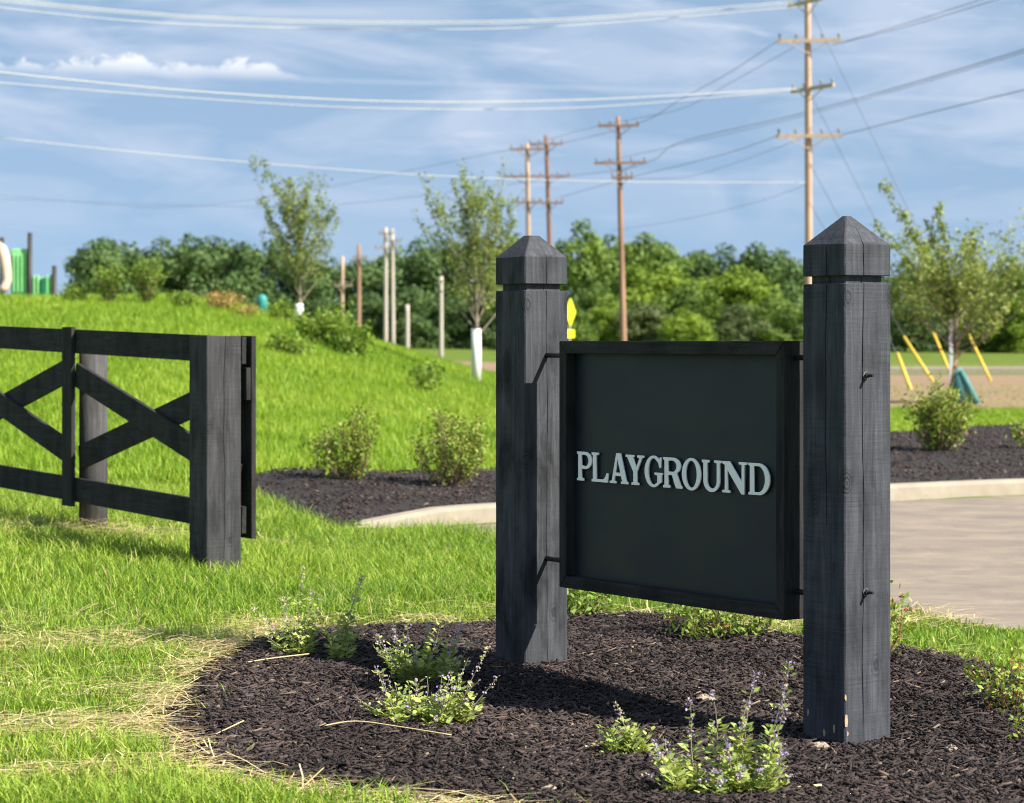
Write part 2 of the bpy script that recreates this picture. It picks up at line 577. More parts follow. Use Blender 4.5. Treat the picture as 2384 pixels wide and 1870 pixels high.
M['mulch_floor'] = mat_mulch_floor()
M['chips'] = mat_leaf('mulch_chip', [(0.0, (0.010, 0.008, 0.008)), (0.5, (0.040, 0.029, 0.027)), (0.9, (0.090, 0.066, 0.060)), (0.955, (0.12, 0.086, 0.070)), (1.0, (0.26, 0.20, 0.14))], 0.7, 0.0)
M['straw'] = mat_leaf('straw', [(0.0, (0.34, 0.24, 0.10)), (0.5, (0.62, 0.49, 0.24)), (1.0, (0.82, 0.70, 0.42))], 0.6, 0.15)
M['grass'] = mat_leaf('grass_blade', [(0.0, (0.08, 0.17, 0.020)), (0.35, (0.21, 0.35, 0.035)), (0.7, (0.37, 0.49, 0.065)), (0.9, (0.50, 0.55, 0.12)), (0.965, (0.48, 0.44, 0.16)), (1.0, (0.58, 0.48, 0.24))], 0.5, 0.4)
M['hill_grass'] = mat_leaf('hill_grass_blade', [(0.0, (0.12, 0.23, 0.018)), (0.4, (0.23, 0.38, 0.026)), (0.75, (0.33, 0.46, 0.040)), (1.0, (0.45, 0.49, 0.10))], 0.5, 0.4)


def mat_asphalt():
    m, nt, bs = new_mat('dusty_asphalt')
    co = obj_coord(nt)
    n1 = noise_n(nt, mapping_n(nt, co, (1.0, 1.3, 1), (0, 0, 0), (0, 0, 0.4)), 2.2, 8, 0.7, 0.5)
    n2 = noise_n(nt, co, 140, 3, 0.7)
    c_ = ramp_n(nt, n1, [(0.30, (0.155, 0.128, 0.110)), (0.5, (0.21, 0.172, 0.134)), (0.70, (0.285, 0.235, 0.17))])
    c_ = mix_n(nt, 0.5, c_, ramp_n(nt, n2, [(0.3, 0.6), (0.7, 1.3)]), 'MULTIPLY')
    nt.links.new(c_, bs.inputs['Base Color'])
    bs.inputs['Roughness'].default_value = 0.9
    nt.links.new(bump_n(nt, n2, 0.4, 0.004), bs.inputs['Normal'])
    return m


M['asphalt'] = mat_asphalt()
M['concrete'] = mat_plain('kerb_concrete', (0.32, 0.28, 0.215), (0.25, 0.22, 0.17), 6, 0.9, 0.2)

# ------------------------------------------------------------------ the ground
def grid_axis(segs):
    out = []
    for a, b, st in segs:
        out += list(np.arange(a, b, st))
    out.append(segs[-1][1])
    return np.array(out)


gx = grid_axis([(-6000, -600, 900), (-600, -80, 40), (-80, -20, 5), (-20, 16, 0.3), (16, 80, 4), (80, 600, 40), (600, 6000, 900)])
gy = grid_axis([(-60, 0, 10), (0, 4, 1), (4, 34, 0.25), (34, 110, 1.0), (110, 300, 10), (300, 1200, 60), (1200, 9000, 900)])
GX, GY = np.meshgrid(gx, gy)
GZ = gz(GX, GY)
road_d = np.where(in_poly(GX, GY, ROAD), -1, 1) * poly_dist(GX, GY, ROAD)
GZ = GZ - 0.05 * smooth01((-road_d + 0.05) / 0.35)          # the drive lies in a shallow cut
dirt = smooth01((GX - 4.5) / 1.0) * smooth01((GY - 40.5) / 2) * smooth01((88 - GY) / 3)
dirt = np.maximum(dirt, smooth01((GX + 12) / 3) * smooth01((2 - GX) / 3) * smooth01((GY - 92) / 8) * smooth01((135 - GY) / 10) * 0.8)
dirt = np.maximum(dirt, 0.45 * smooth01((GX - 6) / 4) * smooth01((GY - 90) / 4) * smooth01((150 - GY) / 30))
V = np.stack([GX, GY, GZ], -1).reshape(-1, 3)
ny, nx = GX.shape
idx = np.arange(ny * nx).reshape(ny, nx)
Q = np.stack([idx[:-1, :-1], idx[:-1, 1:], idx[1:, 1:], idx[1:, :-1]], -1).reshape(-1, 4)
ground = obj_from('ground', np_mesh('ground', V, quads=Q, attrs={'dirt': dirt.ravel()}, smooth=True), M['ground'])
tag(ground, kind='structure')


def sheet_from_poly(name, poly, zfun, mat, step=0.12, lift=0.0):
    """sheet that fills a polygon, triangulated on a grid and following zfun"""
    import bmesh
    bm = bmesh.new()
    vs = [bm.verts.new((x, y, 0)) for x, y in poly]
    bm.faces.new(vs)
    bmesh.ops.triangulate(bm, faces=bm.faces[:])
    xs = [p[0] for p in poly]; ys = [p[1] for p in poly]
    for k in np.arange(min(xs) + step, max(xs), step):
        bmesh.ops.bisect_plane(bm, geom=bm.verts[:] + bm.edges[:] + bm.faces[:], plane_co=(k, 0, 0), plane_no=(1, 0, 0))
    for k in np.arange(min(ys) + step, max(ys), step):
        bmesh.ops.bisect_plane(bm, geom=bm.verts[:] + bm.edges[:] + bm.faces[:], plane_co=(0, k, 0), plane_no=(0, 1, 0))
    co = np.array([v.co[:] for v in bm.verts])
    z = zfun(co[:, 0], co[:, 1]) + lift
    for v, zv in zip(bm.verts, z):
        v.co.z = zv
    bmesh.ops.recalc_face_normals(bm, faces=bm.faces[:])
    me = bpy.data.meshes.new(name)
    bm.to_mesh(me)
    bm.free()
    if me.polygons[0].normal.z < 0:
        me.flip_normals()
    me.polygons.foreach_set('use_smooth', [True] * len(me.polygons))
    o = obj_from(name, me, mat)
    tag(o, kind='structure')
    return o


drive = sheet_from_poly('asphalt_drive', ROAD, lambda x, y: np.zeros_like(x) - 0.012, M['asphalt'], 1.0)
bed = sheet_from_poly('mulch_bed', BED, mz, M['mulch_floor'], 0.14)


def fbz(X, Y):
    d = poly_dist(X, Y, FAR_BED)
    return gz(X, Y) + 0.012 + 0.12 * smooth01(d / 0.5) + 0.05 * (fbm(X, Y, 1.5) - 0.5) * smooth01(d / 0.3)


far_bed = sheet_from_poly('mulch_bed_across_drive', FAR_BED, fbz, M['mulch_floor'], 0.4)

kerb_root = empty('kerb', (0, 0, 0))
tag(kerb_root, kind='structure')
acc = [0.0]
for i in range(1, len(KERB)):
    acc.append(acc[-1] + math.dist(KERB[i], KERB[i - 1]))


def kerb_at(s):
    for i in range(1, len(KERB)):
        if acc[i] >= s or i == len(KERB) - 1:
            t = (s - acc[i - 1]) / (acc[i] - acc[i - 1])
            p = Vector((*KERB[i - 1], 0)).lerp(Vector((*KERB[i], 0)), t)
            d = (Vector((*KERB[i], 0)) - Vector((*KERB[i - 1], 0))).normalized()
            return p, Vector((-d.y, d.x, 0))


s0, total = 0.0, acc[-1]
while s0 < total - 0.2:
    s1 = min(s0 + 2.4, total)
    mb = MB()
    rows = []
    for k in range(9):
        s_ = s0 + 0.006 + (s1 - s0 - 0.012) * k / 8
        p, nrm_ = kerb_at(s_)
        h = 0.115 * min(1.0, 0.12 + s_ / 1.1)
        prof = [(-0.02, -0.06), (-0.005, h - 0.025), (0.02, h), (0.115, h + 0.004), (0.12, -0.06)]
        rows.append([p + nrm_ * a_ + Vector((0, 0, b_)) for a_, b_ in prof])
    vs = [q for r in rows for q in r]
    fs = []
    for k in range(8):
        for j in range(4):
            fs.append((k * 5 + j, k * 5 + j + 1, k * 5 + 6 + j, k * 5 + 5 + j))
    fs += [(4, 3, 2, 1, 0), tuple(range(40, 45))]
    mb.add(vs, fs)
    mb.build('kerb_stone', M['concrete'], kerb_root)
    s0 = s1

fk = MB()
fk.box((10.5, 90.5, -0.1), (40, 91.6, 0.24), None, 0.03)
tag(fk.build('kerb_beyond_field', M['concrete']), kind='structure')

# ------------------------------------------------------------------ grass, straw and mulch (masses nobody could count)
rng = np.random.default_rng(5)


def straw_amount(X, Y):
    d = poly_dist(X, Y, BED)
    edge = np.exp(-(d / 0.12) ** 2) * smooth01((fbm(X, Y, 2.6) - 0.30) / 0.3) * (0.25 + 0.9 * smooth01((0.3 - X) / 0.8) + 0.5 * smooth01((Y - 9.5) / 0.6))
    band = smooth01((fbm(X * 0.45, Y * 1.6, 1.5) - 0.40) / 0.20)
    zone = smooth01((Y - 6.75) / 0.5) * smooth01((10.6 - Y) / 0.8) * smooth01((-0.55 - X) / 0.4)
    zone2 = smooth01((Y - 9.8) / 0.3) * smooth01((11.2 - Y) / 0.7) * smooth01((X + 1.4) / 0.5)
    left = (0.13 + 0.55 * band) * zone + 0.75 * smooth01((fbm(X, Y * 1.4, 1.3) - 0.4) / 0.2) * zone2
    low = 0.8 * smooth01((fbm(X * 0.6, Y * 2.0, 1.7) - 0.55) / 0.12) * smooth01((7.2 - Y) / 0.4)
    p2 = np.exp(-(((X + 2.3) / 0.75) ** 2 + ((Y - 13.75) / 0.35) ** 2)) * 1.2
    return np.clip(edge + left + low * 0.6 + p2, 0, 1.3)


def blades(n, y0, y1, dens_fun, hmin, hmax, wmin, wmax, seed, zfun, tri_only=False, lean=0.55, xr=None):
    r = np.random.default_rng(seed)
    Y = y0 * (y1 / y0) ** r.random(n)
    half = 0.2187 * Y + 0.35
    X = (r.random(n) * 2 - 1) * half
    keep = r.random(n) < dens_fun(X, Y)
    X, Y = X[keep], Y[keep]
    n = len(X)
    Z = zfun(X, Y) - 0.005
    hs = (0.55 + 0.7 * fbm(X, Y, 1.1)) * (hmin + (hmax - hmin) * r.random(n) ** 1.7)
    hs = hs * (1 - 0.42 * np.clip(straw_amount(X, Y), 0, 1)) * (1 - 0.62 * smooth01((X - 1.0) / 1.5))
    ws = wmin + (wmax - wmin) * r.random(n)
    az_ = r.random(n) * 2 * np.pi
    ln = (0.15 + lean * r.random(n)) * hs
    lx, ly = np.cos(az_) * ln, np.sin(az_) * ln
    fa = az_ + np.pi / 2 + (r.random(n) - 0.5) * 1.2
    wx, wy = np.cos(fa) * ws / 2, np.sin(fa) * ws / 2
    base = np.stack([X, Y, Z], -1)
    wv = np.stack([wx, wy, np.zeros(n)], -1)
    lv = np.stack([lx, ly, np.zeros(n)], -1)
    up = np.zeros((n, 3)); up[:, 2] = hs
    tint = np.clip(0.02 + 0.80 * r.random(n) + 0.45 * (fbm(X, Y, 0.9) - 0.5) + 0.55 * (fbm(X, Y, 0.22) - 0.5) + 0.4 * (fbm(X + 31, Y, 0.09) - 0.5) * smooth01((Y - 17) / 6) + 0.22 * straw_amount(X, Y) * r.random(n), 0, 0.93)
    dry = r.random(n) < 0.035
    tint = np.where(dry, 0.95 + 0.05 * r.random(n), tint)
    if tri_only:
        Vv = np.stack([base - wv, base + wv, base + up * 0.96 + lv], 1).reshape(-1, 3)
        i0 = np.arange(n) * 3
        return np_mesh('b', Vv, tris=np.stack([i0, i0 + 1, i0 + 2], -1), attrs={'rnd': np.repeat(tint, 3)})
    m1 = base + up * 0.45 + lv * 0.22
    m2 = base + up * 0.8 + lv * 0.62
    tip = base + up * 0.98 + lv * 1.15
    Vv = np.stack([base - wv, base + wv, m1 - wv * 0.95, m1 + wv * 0.95, m2 - wv * 0.6, m2 + wv * 0.6, tip], 1).reshape(-1, 3)
    i0 = np.arange(n) * 7
    Qd = np.concatenate([np.stack([i0, i0 + 1, i0 + 3, i0 + 2], -1), np.stack([i0 + 2, i0 + 3, i0 + 5, i0 + 4], -1)])
    T = np.stack([i0 + 4, i0 + 5, i0 + 6], -1)
    return np_mesh('b', Vv, tris=T, quads=Qd, attrs={'rnd': np.repeat(tint, 7)})


def lawn_mask(X, Y):
    dB = poly_dist(X, Y, BED); iB = in_poly(X, Y, BED)
    dR = poly_dist(X, Y, ROAD); iR = in_poly(X, Y, ROAD)
    iF = in_poly(X, Y, FAR_BED)
    soft = smooth01((dB + 0.02 + 0.16 * (fbm(X, Y, 4.0) - 0.5)) / 0.14)
    return (~iB) * soft * (~iR) * smooth01((dR + 0.02) / 0.1) * (~iF)


def near_density(X, Y):
    stray = 0.05 * in_poly(X, Y, BED) * np.exp(-(poly_dist(X, Y, BED) / 0.14) ** 2) * smooth01((fbm(X, Y, 3.3) - 0.45) / 0.2)
    return stray + lawn_mask(X, Y) * np.clip(1.0 - 0.62 * straw_amount(X, Y), 0.34, 1) * (0.55 + 0.45 * smooth01((fbm(X, Y, 2.2) - 0.3) / 0.25))


def mass(name, me, mat, label, cat):
    me.name = name
    return tag(obj_from(name, me, mat), label, cat, None, 'stuff')


mass('lawn_grass', blades(400000, 6.05, 19.0, near_density, 0.035, 0.12, 0.0024, 0.0060, 21, gz, False, 1.25), M['grass'],
     'bright green lawn grass growing around the fence and the sign bed', 'grass')


def hill_density(X, Y):
    d = lawn_mask(X, Y)
    right = smooth01((X - 3) / 2) * smooth01((Y - 40) / 2) * smooth01((92 - Y) / 3)
    return d * (1 - 0.93 * right)


mass('hillside_grass', blades(560000, 18.0, 64.0, hill_density, 0.07, 0.19, 0.012, 0.024, 22, gz, True, 0.6), M['hill_grass'],
     'tall bright grass covering the slope below the playground', 'grass')

# straw
n = 70000
Y = 6.1 * (14.6 / 6.1) ** rng.random(n); X = (rng.random(n) * 2 - 1) * (0.2187 * Y + 0.3)
dB = poly_dist(X, Y, BED); iB = in_poly(X, Y, BED)
p = straw_amount(X, Y) * np.where(iB, np.exp(-(dB / 0.035) ** 2) * 0.45, 1.0) * ~in_poly(X, Y, ROAD)
k = rng.random(n) < p * 0.8
X, Y = X[k], Y[k]
n = len(X)
L = 0.06 + 0.24 * rng.random(n) ** 1.4
a = rng.normal(size=n) * 0.5 + np.where(rng.random(n) < 0.22, 1.4, 0.0) + 0.25
w = 0.0022 + 0.0026 * rng.random(n)
tilt = (rng.random(n) - 0.45) * 0.30
Z = np.maximum(gz(X, Y), mz(X, Y)) + 0.014 + 0.045 * rng.random(n) ** 1.5
d = np.stack([np.cos(a), np.sin(a), tilt], -1) * (L / 2)[:, None]
s_ = np.stack([-np.sin(a), np.cos(a), np.zeros(n)], -1) * (w / 2)[:, None]
bow = np.zeros((n, 3)); bow[:, 2] = (rng.random(n) - 0.2) * 0.02
bow[:, :2] = s_[:, :2] / (w / 2)[:, None] * ((rng.random(n) - 0.5) * 0.03)[:, None]
P = np.stack([X, Y, Z], -1)
Vv = np.stack([P - d - s_, P - d + s_, P + bow - s_, P + bow + s_, P + d - s_, P + d + s_], 1).reshape(-1, 3)
Vv[:, 2] = np.maximum(Vv[:, 2], np.repeat(Z - 0.012, 6))
i0 = np.arange(n) * 6
mass('straw_litter', np_mesh('straw', Vv, quads=np.concatenate([np.stack([i0, i0 + 1, i0 + 3, i0 + 2], -1), np.stack([i0 + 2, i0 + 3, i0 + 5, i0 + 4], -1)]), attrs={'rnd': np.repeat(rng.random(n), 6)}),
     M['straw'], 'dry yellow straw scattered over thin grass along the mulch bed', 'straw')


def chips(name, n, y0, y1, poly, zfun, lmin, lmax, wmin, wmax, seed, label):
    r = np.random.default_rng(seed)
    Y = y0 * (y1 / y0) ** r.random(n); X = (r.random(n) * 2 - 1) * (0.2187 * Y + 0.25)
    k = in_poly(X, Y, poly)
    X, Y = X[k], Y[k]
    n = len(X)
    Z = zfun(X, Y) + 0.002 + 0.016 * r.random(n)
    L = lmin + (lmax - lmin) * r.random(n) ** 3.0
    W = wmin + (wmax - wmin) * r.random(n)
    T = W * (0.35 + 0.5 * r.random(n))
    a = r.random(n) * np.pi * 2
    ti = (r.random(n) - 0.5) * 0.9
    d = np.stack([np.cos(a) * np.cos(ti), np.sin(a) * np.cos(ti), np.sin(ti)], -1)
    s = np.stack([-np.sin(a), np.cos(a), np.zeros(n)], -1)
    u = np.cross(d, s)
    ro = (r.random(n) - 0.5) * 1.6
    s2 = s * np.cos(ro)[:, None] + u * np.sin(ro)[:, None]
    u2 = np.cross(d, s2)
    P = np.stack([X, Y, Z], -1)
    dl = d * (L / 2)[:, None]; sw = s2 * (W / 2)[:, None]; ut = u2 * (T / 2)[:, None]
    t1 = (0.4 + 0.6 * r.random(n))[:, None]; t2 = (0.25 + 0.7 * r.random(n))[:, None]
    bend = u2 * ((r.random(n) - 0.5) * 0.006)[:, None]
    Vv = np.stack([P - dl - sw * t1 - ut, P - dl + sw * t1 - ut, P - dl + ut, P + bend + dl - sw * t2 - ut, P + bend + dl + sw * t2 - ut, P + bend + dl + ut], 1).reshape(-1, 3)
    i0 = np.arange(n) * 6
    Qd = np.concatenate([np.stack([i0, i0 + 1, i0 + 4, i0 + 3], -1), np.stack([i0 + 1, i0 + 2, i0 + 5, i0 + 4], -1), np.stack([i0 + 2, i0, i0 + 3, i0 + 5], -1)])
    Td = np.concatenate([np.stack([i0, i0 + 2, i0 + 1], -1), np.stack([i0 + 3, i0 + 4, i0 + 5], -1)])
    rn = np.clip(0.62 * r.random(n) + 0.6 * (fbm(X, Y, 2.2) - 0.2), 0, 0.95)
    rn = np.where(r.random(n) < 0.022, 0.95 + 0.05 * r.random(n), rn)
    return mass(name, np_mesh(name, Vv, tris=Td, quads=Qd, attrs={'rnd': np.repeat(rn, 6)}), M['chips'], label, 'mulch')


chips('mulch_chips', 125000, 6.05, 10.8, BED, mz, 0.012, 0.085, 0.0035, 0.012, 31, 'dark brown shredded bark mulch under the playground sign')
chips('mulch_chips_across_drive', 44000, 15.3, 30, FAR_BED, fbz, 0.02, 0.06, 0.007, 0.016, 32, 'dark bark mulch behind the kerb across the drive')

# ------------------------------------------------------------------ the playground sign
TH = math.radians(55.5)
ROT = math.radians(90) - TH          # local x runs into the post depth, local y along the sign to the left
CR = (1.052, 7.40)
sign = empty('playground_sign', (CR[0], CR[1], 0.0), ROT)
tag(sign, 'black wooden sign with white lettering hung between two square timber posts', 'sign')


def loft_post(rows, cracks, ch=0.005, seed=1):
    """square timber: rows are (z, side); cracks {side: (centre fraction, half width, depth, z0, z1, wobble)} cut V grooves.
    sides: 0 faces -y, 1 faces +x, 2 faces +y, 3 faces -x; centre is the origin"""
    r = np.random.default_rng(seed)
    vs, fs = [], []
    ncol = None
    for ri, (z, w) in enumerate(rows):
        hw = w / 2
        c_ = min(ch, hw * 0.3)
        row = []
        for sd in range(4):
            nx_, ny_ = ((0, -1), (1, 0), (0, 1), (-1, 0))[sd]
            tx, ty = ((1, 0), (0, 1), (-1, 0), (0, -1))[sd]
            jig = (r.random(2) - 0.5) * 0.0012
            def pt(f, dep):
                return (nx_ * (hw - dep) + tx * f, ny_ * (hw - dep) + ty * f, z)
            cols = [pt(-hw + c_, jig[0])]
            for cr_ in cracks.get(sd, []):
                fr, cw, dp, za, zb, wob = cr_
                k = 0.0
                if za < z < zb:
                    k = min(1.0, (z - za) / 0.12, (zb - z) / 0.12)
                xc = fr * hw + wob * (math.sin(z * 7.3 + seed) * 0.6 + math.sin(z * 19.0 + seed * 2) * 0.4)
                xc *= hw / 0.1 if hw < 0.09 else 1.0
                ww = cw * k * (0.75 + 0.5 * r.random()) + 0.00005
                cols += [pt(xc - ww, jig[0]), pt(xc, jig[0] + dp * k + 0.00002), pt(xc + ww, jig[1])]
            cols.append(pt(hw - c_, jig[1]))
            row += cols
        ncol = len(row)
        vs += row
    for i in range(len(rows) - 1):
        for k in range(ncol):
            j = (k + 1) % ncol
            fs.append((i * ncol + k, i * ncol + j, i * ncol + ncol + j, i * ncol + ncol + k))
    fs.append(tuple(range((len(rows) - 1) * ncol, len(rows) * ncol)))
    fs.append(tuple(range(ncol - 1, -1, -1)))
    me = bpy.data.meshes.new('post')
    me.from_pydata(vs, [], fs)
    me.update()
    return me


def sign_post_rows(zbot, ztop_body, z_edge, z_apex, w=0.20, neck=0.16, apex=0.022):
    rows = [(z, w) for z in np.linspace(zbot, ztop_body - 0.002, 44)]
    rows += [(ztop_body, w - 0.004), (ztop_body + 0.0005, neck), (ztop_body + 0.0245, neck), (ztop_body + 0.025, w - 0.004)]
    rows += [(z, w) for z in np.linspace(ztop_body + 0.027, z_edge - 0.002, 6)]
    rows += [(z_edge, w - 0.004)]
    for t in np.linspace(0.15, 1.0, 6):
        rows.append((z_edge + (z_apex - z_edge) * t, (w - 0.004) * (1 - t) + apex * t))
    return rows


# right post (near)
me = loft_post(sign_post_rows(-0.25, 1.443, 1.570, 1.662), {0: [(-0.22, 0.0018, 0.02, -0.05, 1.66, 0.004)], 3: [(0.12, 0.0022, 0.025, 0.62, 1.66, 0.003)]}, 0.004, 3)
post_r = obj_from('post', me, M['post'], sign)
post_r.location = (0.10, 0.10, 0)
tag(post_r, 'near post with a long crack down its sunlit face')
# left post (far)
me = loft_post(sign_post_rows(-0.2, 1.452, 1.582, 1.664, apex=0.046), {0: [(0.02, 0.0012, 0.012, -0.05, 1.66, 0.003)], 3: [(0.35, 0.001, 0.01, -0.02, 1.4, 0.002)]}, 0.004, 7)
post_l = obj_from('post', me, M['post_far'], sign)
post_l.location = (0.10, 1.771 + 0.10, 0)
tag(post_l, 'far post with mottled worn stain')


def disc(mb, c_, axis, r, t, n=16):
    c_, axis = Vector(c_), Vector(axis).normalized()
    mb.tube([c_, c_ + axis * t], r, n)


for zb in (1.150, 0.461):
    mb = MB(); disc(mb, (0.088 - 0.10, -0.1005, zb), (0, -1, 0), 0.013, 0.004, 18)
    w_ = mb.build('washer', M['steel_worn'], post_r)
    mb = MB(); disc(mb, (0.088 - 0.10, -0.1045, zb), (0, -1, 0), 0.0095, 0.009, 6); disc(mb, (0.088 - 0.10, -0.113, zb), (0, -1, 0), 0.0048, 0.024, 10)
    mb.build('bolt', M['steel_black'], post_r)
# bare wood where stain has flaked at the foot
rf = np.random.default_rng(4)
for k in range(6):
    zc = 0.01 + 0.13 * rf.random() ** 1.6
    s = 0.004 + 0.012 * rf.random()
    if k % 2:
        p0 = Vector((-0.1 + 0.012 * rf.random(), -0.1012, zc)); ax = Vector((1, 0, 0))
    else:
        p0 = Vector((-0.1012, -0.09 + 0.17 * rf.random() ** 2.0, zc * 0.5)); ax = Vector((0, 1, 0))
    mb = MB()
    pts = []
    for q in range(6):
        t = q / 6 * 2 * math.pi
        rr = s * (0.6 + 0.6 * rf.random())
        pts.append(p0 + ax * math.cos(t) * rr * 0.55 + Vector((0, 0, 1)) * math.sin(t) * rr * 1.3)
    mb.add(pts, [tuple(range(6))])
    mb.build('worn_spot', M['bare_wood'], post_r)

# the board: a box frame of planks round a recessed panel, facing local -x
A0, A1, Z0, Z1 = 0.345, 1.619, 0.339, 1.260
B0, B1 = 0.05, 0.142
board = empty('sign_board', (0, 0, 0)); board.parent = sign
fw, rec = 0.044, 0.043
mb = MB(); mb.box((B0 + rec, A0 + 0.02, Z0 + 0.02), (B0 + rec + 0.02, A1 - 0.02, Z1 - 0.02)); mb.build('panel', M['panel'], board)
mb = MB(); mb.box((B1 - 0.012, A0 + 0.02, Z0 + 0.02), (B1 - 0.002, A1 - 0.02, Z1 - 0.02)); mb.build('back_panel', M['panel'], board)


def mitre(mb, p, q, inner_p, inner_q, x0, x1):
    """plank whose front outline is p, q, inner_q, inner_p in (y, z)"""
    pts = [p, q, inner_q, inner_p]
    vs = [(x0, *a_) for a_ in pts] + [(x1, *a_) for a_ in pts]
    mb.add(vs, [(3, 2, 1, 0), (4, 5, 6, 7), (0, 1, 5, 4), (1, 2, 6, 5), (2, 3, 7, 6), (3, 0, 4, 7)])


g_ = 0.0012
for nm, p, q, ip, iq, mt in (
        ('frame_top', (A0 + g_, Z1), (A1 - g_, Z1), (A0 + fw + g_, Z1 - fw - 0.003), (A1 - fw - g_, Z1 - fw - 0.003), 'board_h'),
        ('frame_bottom', (A1 - g_, Z0), (A0 + g_, Z0), (A1 - fw - g_, Z0 + fw), (A0 + fw + g_, Z0 + fw), 'board_h'),
        ('frame_side', (A1, Z1 - g_), (A1, Z0 + g_), (A1 - fw, Z1 - fw - 0.003 - g_), (A1 - fw, Z0 + fw + g_), 'board_v'),
        ('frame_side', (A0, Z0 + g_), (A0, Z1 - g_), (A0 + fw, Z0 + fw + g_), (A0 + fw, Z1 - fw - 0.003 - g_), 'board_v')):
    mb = MB(); mitre(mb, p, q, ip, iq, B0, B1); o = mb.build(nm, M[mt], board)
    bv = o.modifiers.new('edge', 'BEVEL'); bv.width = 0.0025; bv.segments = 2; bv.limit_method = 'ANGLE'
# rods that carry the board
for a0_, a1_ in ((A1 - 0.01, 1.785), (0.19, A0 + 0.01)):
    for zb in (1.205, 0.432):
        mb = MB(); mb.tube([(0.10, a0_, zb), (0.10, a1_, zb)], 0.0095, 12); mb.build('hanger_rod', M['steel_black'], sign, True)


# white letters, each cut out as its own piece; outlines in units of the letter height
def arc(cx, cy, rx, ry, a0_, a1_, n_=14):
    return [(cx + rx * math.cos(math.radians(a0_ + (a1_ - a0_) * i / n_)), cy + ry * math.sin(math.radians(a0_ + (a1_ - a0_) * i / n_))) for i in range(n_ + 1)]


S_, E_, T_ = 0.185, 0.075, 0.060       # stem, serif overhang, serif thickness


def g_P(w):
    a_ = E_ + S_
    o = [(0, 0), (a_ + E_ + .06, 0), (a_ + E_ + .06, T_), (a_, T_ + .04), (a_, .42)] + [(w * .52, .41)] + arc(w * .56, .705, w * .44, .295, -88, 90) + [(0, 1), (0, 1 - T_), (E_, 1 - T_ - .03), (E_, T_ + .03), (0, T_)]
    h = [(a_, .53)] + arc(w * .55, .70, w * .245, .205, -90, 90, 10) + [(a_, .905)]
    return [o, h]


def g_L(w):
    a_ = E_ + S_
    return [[(0, 0), (w - .03, 0), (w, .30), (w - .085, .31), (w - .17, .16), (w - .30, T_ + .025), (a_, T_ + .025), (a_, 1 - T_ - .03), (a_ + E_ + .05, 1 - T_), (a_ + E_ + .05, 1), (0, 1), (0, 1 - T_), (E_, 1 - T_ - .03), (E_, T_ + .03), (0, T_)]]


def g_A(w):
    xa = w * .46
    def lx(y): return .13 + (xa - .10 - .13) * (y - T_) / (1 - T_)          # left thin leg, outer
    def rx(y): return w - .10 - (w - .10 - xa - .13) * (y - T_) / (1 - T_)   # right leg, outer
    th, TK = .10, .215
    o = [(0, 0), (.36, 0), (.36, T_), (lx(T_) + th + .01, T_ + .02), (lx(.26) + th, .26), (rx(.26) - TK, .26), (rx(T_) - TK, T_ + .02), (rx(T_) - TK - .07, T_), (rx(T_) - TK - .07, 0), (w, 0), (w, T_), (rx(T_) + .01, T_ + .02),
         (rx(1.0), 1.03), (lx(1.0), 1.03), (lx(T_) - .01, T_ + .02), (0, T_)]
    ym = .36
    yt = .36
    # where the inner edges meet
    for i in range(200):
        yy = .36 + i * .003
        if lx(yy) + th >= rx(yy) - TK: break
        yt = yy
    h = [(lx(ym) + th, ym), (rx(ym) - TK, ym), (lx(yt) + th, yt)]
    return [o, h]


def g_Y(w):
    s0_ = w * .5 - S_ / 2 + .02; s1_ = s0_ + S_
    o = [(s0_ - .11, 0), (s1_ + .11, 0), (s1_ + .11, T_), (s1_, T_ + .03), (s1_, .44), (w - .10, 1 - T_ - .01), (w, 1 - T_), (w, 1), (w - .37, 1), (w - .37, 1 - T_), (w - .235, 1 - T_ - .02), (s1_ - .035, .58), (.40, 1 - T_ - .01), (.46, 1 - T_), (.46, 1), (0, 1), (0, 1 - T_), (.09, 1 - T_ - .01), (s0_, .43), (s0_, T_ + .03), (s0_ - .11, T_)]
    return [o]


def g_G(w):
    cx, cy = w * .5, .5
    o = arc(cx, cy, w * .5, .525, 40, 320, 34)
    # from lower right of outer up to the beard and back along the inner curve
    x_b = w * .74
    o = [(w * .87, .98), (w * .845, .90)] + arc(cx, cy, w * .5, .525, 52, 312, 34) + [(w * .96, .16), (w * .96, .38), (w * 1.0, .41), (w * 1.0, .46), (w * .56, .46), (w * .56, .41), (w * .72, .38), (w * .72, .12)] + arc(cx, cy, w * .30, .45, 300, 62, 26) + [(w * .78, .80), (w * .84, .64), (w * .92, .64), (w * .93, .98)]
    return [o]


def g_R(w):
    a_ = E_ + S_
    o = [(0, 0), (a_ + E_ + .03, 0), (a_ + E_ + .03, T_), (a_, T_ + .03), (a_, .43), (w * .47, .43), (w * .66, .04), (w * .72, 0), (w, 0), (w, T_), (w * .93, T_ + .03), (w * .72, .47)] + arc(w * .52, .735, w * .40, .265, -58, 90) + [(0, 1), (0, 1 - T_), (E_, 1 - T_ - .03), (E_, T_ + .03), (0, T_)]
    h = [(a_, .53)] + arc(w * .48, .72, w * .235, .195, -88, 90, 10) + [(a_, .905)]
    return [o, h]


def g_O(w):
    return [arc(w * .5, .5, w * .5, .53, 0, 350, 38), arc(w * .5, .5, w * .30, .45, 0, 350, 34)]


